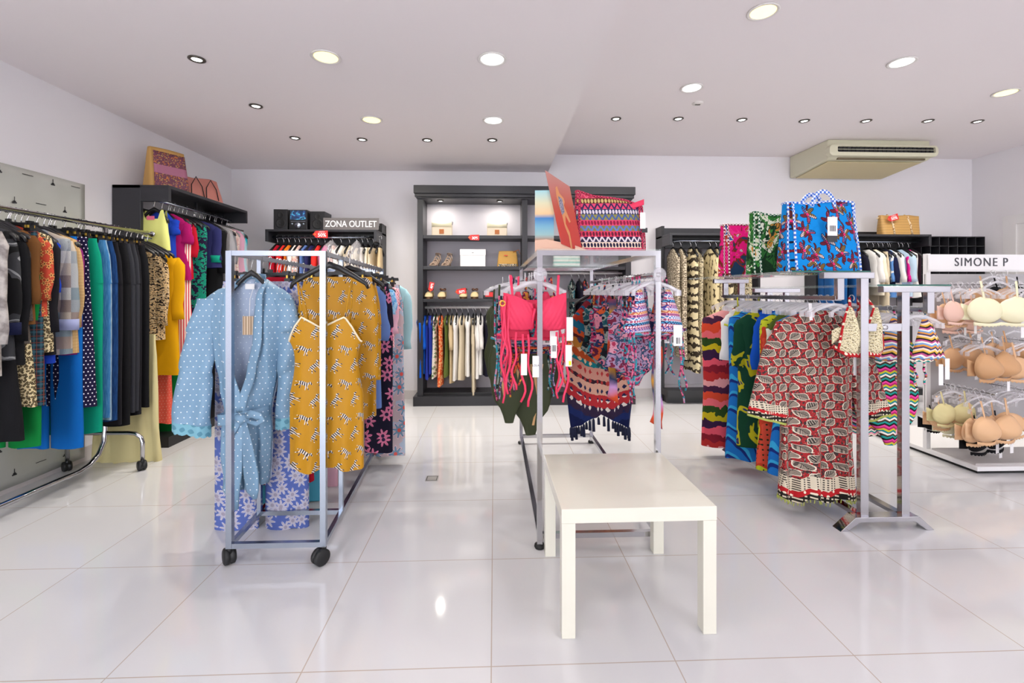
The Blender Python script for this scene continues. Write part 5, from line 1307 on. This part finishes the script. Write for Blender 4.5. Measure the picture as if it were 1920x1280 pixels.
def pf(u, v):
    a = 2*pi*u; c, s = cos(a), sin(a); f = v
    w_ = (.07+.13*min(1, f*5))+.055*sin(f*pi*.9)
    x = w_*math.copysign(abs(c)**.8, c)
    bot = PB+.06+.10*(x/.25)**2*0-.0+(.10*(1-min(1, abs(x)/.2)))
    z = -.1+(bot+.1)*f
    return (x, .04*math.copysign(abs(s)**.7, s)+.014*f*sin(x*55)+.006*f*sin(x*110+2), z)
MB().grid(pf, 60, 26, True).build('body', K['poncho'], t)
for i in range(26):
    p = Vector(pf(.5+.5*(i+.5)/26, 1)); h = .055+.02*(i % 3)
    MB().tube([p, p+Vector((0, -.002, -.012)), p+Vector((.002, -.002, -h))], [.003, .009, .011], 7).build('tassel', M('navy_tassel', '#141a38', .9), t)
hanger('black', (CRx, 3.40, CRz), 0, ('black hanger carrying the tribal poncho with tassels', 'poncho hanger'))
for i, (x, z0, z1, Y, px) in enumerate(((CRx-.1, -.12, -.68, 2.7, 0), (CRx+.025, -.35, -.72, 2.32, 0))):
    t = thing('sarong_tie', ['long ombre scarf hanging in front of the poncho', 'long ombre scarf right of the chrome post'][i], 'scarf', (x, Y-.07, CRz), 0)
    MB().grid(lambda u, v: ((u-.5)*(.045+.02*(v > .9)*(v-.9)*10)+.006*sin(v*9+i), .008*sin(v*12+i*2)*u, z0+(z1-z0)*v-.04*u*v), 4, 20).build('cloth_strip', K['ombre'], t, solid=.003)
for Y in [2.2+.055*i for i in range(22)]: clearh(CRx, Y, CRz)
for Y in [2.24+.07*i for i in range(16)]: clearh(CLx, Y, CRz, .05*sin(Y*30))

# posters and patterned bag on the glass
zg = CTz+.008
mb = MB()
t = thing('beach_poster', 'display card showing sea, sky and sand on the glass rack top', 'poster', (.215, 2.45, zg), -.10)
W1, H1 = .27, .335
MB().box(0, .10, -.003, .003, .0, H1).build('sky_card', M('poster_sky', lambda p: p.ramp((p.z/.335), [(0, '#e8b79b'), (.14, '#e2ab8c'), (.22, '#a5816a'), (.3, '#8fb6b8'), (.42, '#6fa9c2'), (.56, '#1f74b8'), (.63, '#e8bf8a'), (.8, '#d9d3ae'), (1, '#9ccfd6')], False), .3), t)
P = [(0.0, -.0), (.28, .0), (.27, .02), (.2, .045), (.13, .06), (.06, .075), (.0, .07)]
MB().prism([(x, z) for x, z in P], -.012, -.006).build('sand_strip', M('sand_card', '#e3b79f', .6, bump=.3, bscale=40), t)
t = thing('swimsuit_poster', 'tilted red display board picturing a woman in a swimsuit on the glass rack top', 'poster', (.31, 2.42, zg+.0), -.0)
def sk(pts, y0, y1, mat, nm, par): return MB().prism(pts, y0, y1).build(nm, mat, par)
# board corners in its own plane: rotated about the vertical and leaning left
Q = [(.025, .0), (.145, .0), (.1, .345), (-.052, .44)]
Q = [(.085, .06), (.17, .015), (.098, .36), (-.02, .435)]
Q = [(.04, .05), (.155, .0), (.085, .35), (-.045, .435)]
bd = sk(Q, -.003, .003, M('poster_red', lambda p: p.ramp((p.z/.44), [(0, '#b3261a'), (.35, '#b8301f'), (.55, '#b0452f'), (1, '#b58078')], False), .18, coat=.6), 'board', t)
sk([(.010, .345), (.018, .352), (.023, .335), (.030, .315), (.052, .29), (.058, .27), (.055, .25), (.075, .2), (.09, .165), (.083, .16), (.062, .2), (.064, .155), (.085, .11), (.094, .06), (.1, .02), (.092, .02), (.08, .09), (.06, .14), (.045, .2), (.028, .25), (.015, .3)], -.0045, -.003, M('printed_skin', '#c8824f', .4), 'printed_figure', bd)
sk([(.024, .3), (.045, .285), (.052, .25), (.058, .215), (.045, .2), (.03, .25)], -.0052, -.0045, M('printed_suit', lambda p: p.mix(p.noise(200, 1) > .5, '#4b4f68', '#9a8f9c'), .4), 'printed_swimsuit', bd)
x0, _ = XZ(1078, 466, 2.5); x1, _ = XZ(1203, 466, 2.5)
tt = tote('patterned_tote', 'large pink multicolour woven-pattern tote on the glass rack top', ((x0+x1)/2, 2.5, zg), -.05, x1-x0+.01, .30, .16,
  cloth('totestripe', tribal(['#c03a58', '#ead0bd', '#2b2744', '#d9405e', '#7f7a4a', '#d9446a', '#8f8a4e', '#2f3058', '#d84a70', '#5f2f2a'], ['#e0607a', '#2a2440', '#d9ccd4', '#6a2438', '#5f7ab8', '#8a2440', '#4a5f9a', '#d6ccd6', '#3a2a52', '#c9b070'], .030, .034)),
  trim=cloth('pinkpipe', check('#d9476a', '#7a2f3a', .008)), taper=.94, flat=.5, sag=-.28)
MB().grid(lambda u, v: (.09+.09*u, -.03-.02*u, .262-.03*v+.03*u), 6, 3).build('pink_lining', K['pinksw'], tt, solid=.003)
MB().box(.150, .178, -.085, -.084, .13, .215).build('price_label', m_paper, tt); MB().box(.16, .19, -.08, -.079, .11, .135).build('brand_card', m_char, tt)

# ------------------------------------------------------------------ right rack
G6 = 'beachwear on the chrome two-post rack'; H6 = ('clear hanger on the chrome two-post rack', 'clear hangers on the two-post rack')
def tunic():
    Y = 2.46; t = thing('tunic', 'red long tunic with black and cream leaf print and lime hem', 'tunic', (QLx+.005, Y, QLz), .0)
    PBt = zat(930, QLx, Y)-QLz; zsh = -.10
    def mk(fnz, prof):
        pass
    mb = MB()
    prof = [(-.075, .06, .02), (-.085, .10, .035), (-.12, .19, .045), (-.2, .21, .055), (-.45, .195, .055), (-.8, .2, .06), (PBt, .225, .065)]
    R = random.Random(3)
    def fn(u, v, z0=-.075, z1=PBt):
        a = 2*pi*u; z = z0+(z1-z0)*v; w_, t_, xc = interp([p+(0,) for p in prof], z); c, s = cos(a), sin(a); d = (-.075-z)/(-.075-PBt)
        x = w_*math.copysign(abs(c)**.85, c)
        y = t_*math.copysign(abs(s)**.75, s)+d*(.028*sin(x*38+.8)+.012*sin(x*80+2))
        return (x, y, z-.02*d*d*sin(x*38+.8)-.03*d*(x > 0)*0)
    fb = (PBt+.135)/PBt
    mb.grid(lambda u, v: fn(u, v, -.075, PBt+.125), 80, 40, True); mb.build('body', K['paisley'], t)
    zz = PBt+.125
    for nm, m, h in (('woven_band', 'border', .065), ('red_band', 'redband', .03), ('black_band', 'blackband', .03)):
        MB().grid(lambda u, v: tuple(Vector(fn(u, v, zz+.001, zz-h))), 80, 4, True).build(nm, K[m], t); zz -= h
    f = MB()
    for i in range(100):
        p = Vector(fn(i/100, 1)); f.tube([p, p+Vector((.003*sin(i*2.1), 0, -.011-.004*(i % 3)))], .0028, 4)
    tag(f.build('fringe', K['limefringe'], t), kind='stuff')
    for sx, P, W in ((-1, [(-.165, 0, -.13), (-.22, -.005, -.3), (-.25, -.01, -.46), (-.275, -.012, -.60)], [.055, .085, .095, .105]), (1, [(.165, 0, -.13), (.23, .0, -.3), (.275, .0, -.46), (.31, .0, -.60)], [.055, .075, .08, .085])):
        def sf(u, v, v0=0, v1=1, P=P, W=W, sx=sx):
            q = v0+(v1-v0)*v; g = q*3; i = min(int(g), 2); g -= i; g = max(0, min(1, g)) if q <= 1 else g
            c = [P[i][k_]+(P[i+1][k_]-P[i][k_])*g for k_ in range(3)]; w_ = W[i]+(W[i+1]-W[i])*g; a = 2*pi*u
            x = w_*cos(a)
            return (c[0]+x, c[1]+.032*sin(a)+.008*q*sin(x*60), c[2]+.22*x*sx*q)
        so = MB().grid(lambda u, v: sf(u, v, 0, .93), 36, 20, True).build('sleeve', K['paisley'], t)
        MB().grid(lambda u, v: sf(u, v, .93, 1.02), 36, 3, True).build('woven_cuff', K['border'], so)
        MB().grid(lambda u, v: sf(u, v, 1.02, 1.06), 36, 2, True).build('red_cuff', K['redband'], so)
        MB().grid(lambda u, v: sf(u, v, 1.06, 1.12), 36, 2, True).build('black_cuff', K['blackband'], so)
        MB().grid(lambda u, v: tuple(Vector(sf(u, 1, 1.1, 1.12))+Vector((0, 0, -.012*v))), 36, 1, True).build('lime_edge', K['limefringe'], so)
    MB().grid(lambda u, v: ((.06+.05*v)*cos(pi*(1+u))*1.0, -.02-.035*sin(pi*u)*v-.01, -.07-.10*v*sin(pi*u)-.03*v), 18, 5).build('neck_placket', K['paisley'], t)
    MB().tube([(-.07, -.05, -.03), (-.075, -.065, -.12)], .009, 4, .001).build('hang_tag', m_paper, t)
    clearh(QLx+.005, Y, QLz, 0, H6, of='red long leaf print tunic')
tunic()
# cream bikini in front of the tunic
t = thing('bikini_top', 'cream lattice-print bikini top with red straps over the tunic', 'bikini', (QLx+.10, 2.33, QLz), .0)
for cx, s_, wd in ((-.015, -1, .07), (.098, 1, .055)):
    def fn(u, v):
        ww = wd*(.10+.9*v**.8); x = cx+(2*u-1)*ww+s_*(.012)*(1-v)
        return (x, -.02-.04*sin(pi*u)*sin(pi*(.1+.8*v)), -.05+(-.265+.05)*v-.02*(sin(pi*u))*v)
    MB().grid(fn, 14, 16).build('cup', K['creamdots'], t, solid=.004)
    MB().tube([fn(0, i/10) for i in range(11)], .0065, 6).build('red_edge', K['redband'], t)
    MB().tube([fn(1, i/10) for i in range(11)], .0065, 6).build('red_edge', K['redband'], t)
    MB().tube([(cx*.8, 0, -.0), (cx+s_*.01, -.02, -.06)], .007, 6).build('strap', K['redband'], t)
MB().tube([(-.10, .0, -.25), (-.05, -.03, -.29), (.02, -.035, -.295), (.06, -.03, -.285), (.12, -.03, -.295), (.16, .0, -.27)], .011, 8, .006).build('under_band', K['redband'], t)
MB().grid(lambda u, v: (-.11+.08*u, -.005-.015*u, -.17-.07*v*(1-.3*u)+.02*sin(u*3)), 8, 6).build('side_wing', K['creamdots'], t, solid=.003)
MB().box(.0, .035, -.012, -.011, -.40, -.29).build('hang_tag', m_paper, t)
clearh(QLx+.10, 2.33, QLz, 0, H6, of='cream lattice-print bikini top')
rows = [
 (2.56, 'dress', 'bluestripe', .2, 890, 'dress', 'dress', 'blue striped dress between tunic and tropical dress'),
 (2.66, 'top', 'leafolive', .17, 680, 'kaftan', 'kaftan', 'olive and white leaf kaftan left of the red tunic'),
 (2.74, 'dress', 'tropical', .17, 880, 'dress', 'dress', 'lime and rust tropical print dress left of the tunic'),
 (2.86, 'top', 'royalsw', .14, 620, 'kaftan', 'kaftan', 'cobalt ruffled top left of the red tunic'),
 (2.98, 'top', 'leafgreen', .2, 840, 'kaftan', 'kaftan', 'dark green kaftan with lime leaves'),
 (3.08, 'dress', 'bluestripe', .19, 862, 'dress', 'dress', 'blue striped dress behind the dark green kaftan'),
 (3.22, 'top', 'white', .16, 600, 'shirt', 'shirt', 'white shirt behind the dark green kaftan'),
 (3.33, 'top', 'tie', .235, 838, 'kaftan', 'kaftan', 'tie-dye pink, yellow and wine kaftan at the far end'),
]
for Y, kd, m, e, bot, nm, cat, lab in rows:
    kw = dict(top='full') if kd == 'dress' else dict(sl=.3 if m not in ('tie',) else 0)
    put(kd, (QLx, QLz), e, bot, K[m], nm, cat, lab, G6, None, Y=Y, seed=int(Y*100), rz=0, **kw)
sw('bikini', QLx-.02, 3.1, QLz, cloth('limeknot', '#b7b832'), 'bikini_top', 'bikini', 'lime yellow bikini hanging before the tie-dye kaftan', G6, H6, cx=.09, w_=.05, base=-.2, seed=9)
for Y in [2.32+.05*i for i in range(22)]: clearh(QLx, Y, QLz, .06*sin(Y*37), H6)
for Y in [2.34+.05*i for i in range(20)]: clearh(QRx, Y, QRz, .06*sin(Y*31), H6)
# right rail: zigzag pieces
t = sw('bikini', QRx-.01, 2.40, QRz, K['missoni3'], 'bikini_top', 'bikini', 'zigzag multicolour bikini top nearest on the right arm', G6, H6, cx=.1, w_=.095, top=-.04, base=-.265, bulge=.05, smat=K['missoni'], strings=((-.08, -.28, -.4), (.02, -.28, -.42), (.07, -.28, -.4)), seed=12, tagged=False)
for x, z in ((.13, -.29), (.165, -.26)):
    MB().box(x-.012, x+.012, -.055, -.054, z-.11, z).build('hang_tag', m_paper, t)
g = sw('swim', QRx-.02, 2.5, QRz, K['missoni2'], 'swimsuit', 'swimsuit', 'zigzag swimsuit in pink, teal and brown below the zigzag top', G6, H6, e=.165, L=.66, seed=14, lining=K['pinkplain'], tagged=False)
sw('dress', QRx-.14, 2.56, QRz, K['missoni'], 'dress', 'dress', 'zigzag dress between the two chrome posts', G6, H6, e=.16, e2=.17, L=.62, top='full', tagged=False)
sw('dress', QRx-.1, 2.75, QRz, K['missoni2'], 'dress', 'dress', 'zigzag dress behind the post on the right arm', G6, H6, e=.15, e2=.16, L=.6, top='full', tagged=False)
for i, Y in enumerate((2.95, 3.1, 3.25)):
    sw('swim', QRx, Y, QRz, K[('multi1', 'redmulti', 'multi3')[i]], 'swimsuit', 'swimsuit', ['navy and pink swimsuit deep on the right arm', 'orange swimsuit deep on the right arm', 'rose swimsuit deep on the right arm'][i], G6, H6, e=.14, L=.55, seed=i, tagged=False)
# totes on the glass
zt_ = ZA+.0095
gb = cloth('gingham_blue', check('#3f6fd0', '#e6ecf6', .012)); gg = cloth('gingham_green', check('#1f5f45', '#e6ecdf', .012)); gw = cloth('gingham_red', check('#7a1238', '#f0dfe2', .012))
mB = cloth('totepalm', flowers('#1288d8', '#6a2430', '#d9436a', .11, 5, .5, '#16203f', '#b98a8a', None, '#3a4a7a'))
def palmf(p):
    d, c, x, y = p.voro(.082, .088); a = p.ang(x, y); r = p.ln(x, y)
    rr = .36+(a*5.0+c*6+r*3).sin()*.17
    b = p.mix((x+(y*9).sin()*.06).abs() < .055, '#1288d8', '#5b2226')
    b = p.mix(((x+(y*9).sin()*.06).abs()-.065).abs() < .012, b, '#141a33')
    kx = p.mix(r < rr+.05, b, '#141a33')
    pet = p.ramp(((a*.8+c*3).sin()*.5+.5), [(0, '#7d2230'), (.35, '#b8506a'), (.55, '#48669f'), (.75, '#e0c9c2'), (.88, '#8a6a2f')])
    kx = p.mix(r < rr, kx, p.mix((r*60).sin() > .55, pet, '#20213c'))
    return p.mix(r < .09, kx, '#d8286a')
mB = cloth('palmblue', palmf); mB2 = K.get('x')
x0, _ = XZ(1478, 515, 2.46); x1, _ = XZ(1616, 515, 2.46)
tote('patterned_tote', 'large bright blue tote with maroon flowers on the glass shelf', ((x0+x1)/2+.0, 2.52, zt_), .06, x1-x0, .385, .19, mB, gb, gb, taper=.95, tags=True, hh=.085, flat=.45, sag=.05, bands=())
def jungle(p):
    n = p.noise(9, 3, None, 1.0); s_ = ((p.u*1.4+p.v).sin()*0+(p.noise(16, 2, p.comb(p.u*.6+p.v*.5, p.v-p.u, 0.0), .5)*40).sin())
    a = p.ramp(p.noise(7, 1), [(0, '#1d3a22'), (.42, '#2f6a30'), (.5, '#dedfc9'), (.58, '#c98a3a'), (.64, '#2a4a38')])
    return p.mix(s_ > .35, a, p.ramp(n, [(0, '#173320'), (.5, '#3a8a3a'), (.58, '#dfe2d0')]))
mG = cloth('jungle', jungle)
x0, _ = XZ(1408, 515, 2.85); x1, _ = XZ(1530, 515, 2.85)
tote('patterned_tote', 'green jungle-leaf tote behind the bright blue one', ((x0+x1)/2, 2.88, zt_), .1, x1-x0, .375, .17, mG, gg, None, taper=.96, flat=.5, sag=-.05)
mP = cloth('magmix', lambda p: p.ramp(p.noise(10, 2, None, .9), [(0, '#1f3a5a'), (.4, '#7a2a1f'), (.46, '#e0167a'), (.56, '#e8308a'), (.6, '#b0401f'), (.64, '#e9d0dc'), (.68, '#2a5fa0')]))
x0, _ = XZ(1352, 520, 3.25); x1, _ = XZ(1450, 520, 3.25)
tote('patterned_tote', 'magenta patterned tote leftmost on the glass shelf', ((x0+x1)/2, 3.27, zt_), .12, x1-x0, .37, .15, mP, gw, None, taper=.97, flat=.55)

# ------------------------------------------------------------------ unit 2 (animal prints), unit 3
HU = ('black hanger in the black wall units on the right', 'hangers in the right wall units')
G7 = 'clothes in the right wall units'
zu2 = U2[2]-.07
back_row(4.98, zu2, [(1269,14,600,'spot','dress','dress','speckled grey animal-print dress, leftmost','dress'), (1284,16,675,'spot','dress','dress','brown spotted dress second from left','dress'), (1303,18,700,'zebr','dress','dress','cream zebra-striped long dress','dress'), (1313,14,690,'python','dress','dress','cream python-print dress with white tag','dress'),
 (1340,22,640,'giraffe','dress','dress','sand-coloured crackle-print dress with black tie','dress'), (1352,16,640,'python','dress','dress','beige python dress behind the magenta tote','dress'), (1372,16,640,'zebr','dress','dress','cream zebra dress behind the tie-dye kaftan','dress'), (1400,16,640,'python','dress','dress','beige print dress behind the green tote','dress')], G7, HU, e=.2)
zu3 = U3[2]-.07
back_row(4.98, zu3, [(1560,14,600,'bluepan','trousers','trousers','blue trousers below the blue tote, left pair','trousers'), (1578,14,600,'bluepan','trousers','trousers','blue trousers below the blue tote, right pair','trousers'), (1604,14,600,'bluepan','trousers','trousers','blue trousers right of the chrome post','trousers'), (1618,10,620,'blackp','jacket','jacket','black jacket left of the cream shirts','top'),
 (1640,17,540,'white','shirt','shirt','white shirt leftmost below the tan bag','top'), (1652,11,556,'cream','shirt','shirt','cream shirt below the tan bag','top'), (1662,10,600,'ecru','trousers','trousers','ecru trousers right of the cream shirt','trousers'), (1670,9,540,'navyk','jacket','jacket','navy jacket left of the blue floral shirt','top'),
 (1680,10,540,'white','shirt','shirt','white shirt left of the blue floral shirt','top'), (1684,20,560,'bluefl','shirt','shirt','blue shirt with white flowers','top'), (1701,11,560,'lightblue','shirt','shirt','pale blue shirt right of the floral one','top'), (1708,10,560,'white','dress','dress','white patterned dress left of the pink jacket','dress'), (1719,15,560,'pinkpat','jacket','jacket','hot pink patterned jacket','top')], G7, HU, e=.2)
x0, _ = XZ(1652, 437, 5.0); x1, _ = XZ(1722, 437, 5.0)
t = tote('quilted_bag', 'tan quilted bag on the far right black unit', ((x0+x1)/2, 5.02, U3[2]+.002), 0, x1-x0, .225, .14, M('tan_quilt', lambda p: p.mix((p.z/.03).fr() < .08, '#c69a58', '#8a6430'), .5, bump=.2, bscale=60), None, None, taper=1.04, flat=.4, sag=.03)
mtr = M('cream_strap', lambda p: p.mix(p.noise(60, 1) > .55, '#e8cfa6', '#a9743a'), .5)
for x in (-.09, .11): MB().tube([(x-.01, -.068, .01), (x-.012, -.05, .12), (x-.03, -.03, .215), (x-.05, .0, .235)], .013, 6, .004).build('strap_band', mtr, t)
MB().tube([(-.2, 0, .215), (-.24, -.01, .2), (-.255, -.01, .19)], .006, 6).build('zip_pull', mtr, t)
x, z = XZ(1680, 408, 4.92); sale_tag((x-.02, 4.94, z), '50%', 'red fifty percent tag on the tan quilted bag', tilt=-.28, s=.95)

# ------------------------------------------------------------------ lingerie
G8 = 'bras on the lingerie stand'; H8 = ('clear hanger on the lingerie stand', 'clear hangers on the lingerie stand')
def bra(px, py, Y, mat, lab, s=1.0, rz=0, **kw):
    X = Y*ratio(px); z = zat(py, X, Y)+.215*s
    t = gar('bra', 'bra', lab, (X, Y, z), rz, G8); g_bra(t, K[mat], s, **kw)
    MB().box(.12*s, .15*s, -.02, -.019, -.38*s, -.28*s).build('hang_tag', m_paper, t)
    clearh(X, Y, z, rz, H8, of=lab)
bra(1872, 583, 3.0, 'ivory', 'ivory moulded bra, largest on the upper right', 1.08, -.05)
bra(1800, 585, 3.07, 'nudepink', 'blush pink bra left of the ivory one', .9, .25)
bra(1783, 590, 3.14, 'nude', 'beige bra behind the blush pink one', .9, .3)
bra(1800, 600, 3.2, 'nudepink', 'peach lace-edged bra lowest in the upper row', 1.0, .1, lace=K['nudepink'])
bra(1862, 560, 3.2, 'camel', 'camel bra behind the ivory one', .9, 0)
bra(1885, 555, 3.24, 'blacklace', 'black bra deep in the upper row', .8, 0)
bra(1860, 686, 2.95, 'camel', 'camel smooth bra, largest in the middle row', 1.05, .3, dy=.08)
bra(1800, 672, 3.1, 'camel', 'camel bra left in the middle row', .9, .2)
bra(1838, 662, 3.18, 'nude', 'light beige bra deep in the middle row', .85, .1)
bra(1905, 660, 3.15, 'camel', 'camel bra at the right edge of the middle row', .85, 0)
bra(1862, 803, 2.9, 'nude', 'nude lace-edged bra at the front of the lower row', 1.0, .2, dy=.07)
bra(1838, 805, 2.97, 'nude', 'second nude bra behind the front lower one', 1.0, .25)
bra(1845, 822, 3.05, 'blacklace', 'black lace bra below the nude ones', 1.0, .25)
bra(1786, 775, 3.05, 'yellowskirt', 'pale gold bra left in the lower row', .85, .1)
bra(1778, 782, 3.12, 'nude', 'nude bra behind the pale gold one', .85, .1)
bra(1795, 795, 3.15, 'ivory', 'ivory bra behind the pale gold one', .85, .1)
bra(1760, 790, 3.2, 'blacklace', 'black bra leftmost in the lower row', .7, .1)
bra(1915, 795, 2.97, 'nude', 'nude bra at the right edge of the lower row', .95, -.1)
bra(1925, 690, 3.0, 'nude', 'nude bra at the right edge of the photo, middle row', .95, 0)
for z, nm in PR:
    for x in PRX:
        for i in range(7): clearh(x-(.02 if nm == 'low' else 0), 3.02+.04*i, z, .05, H8)
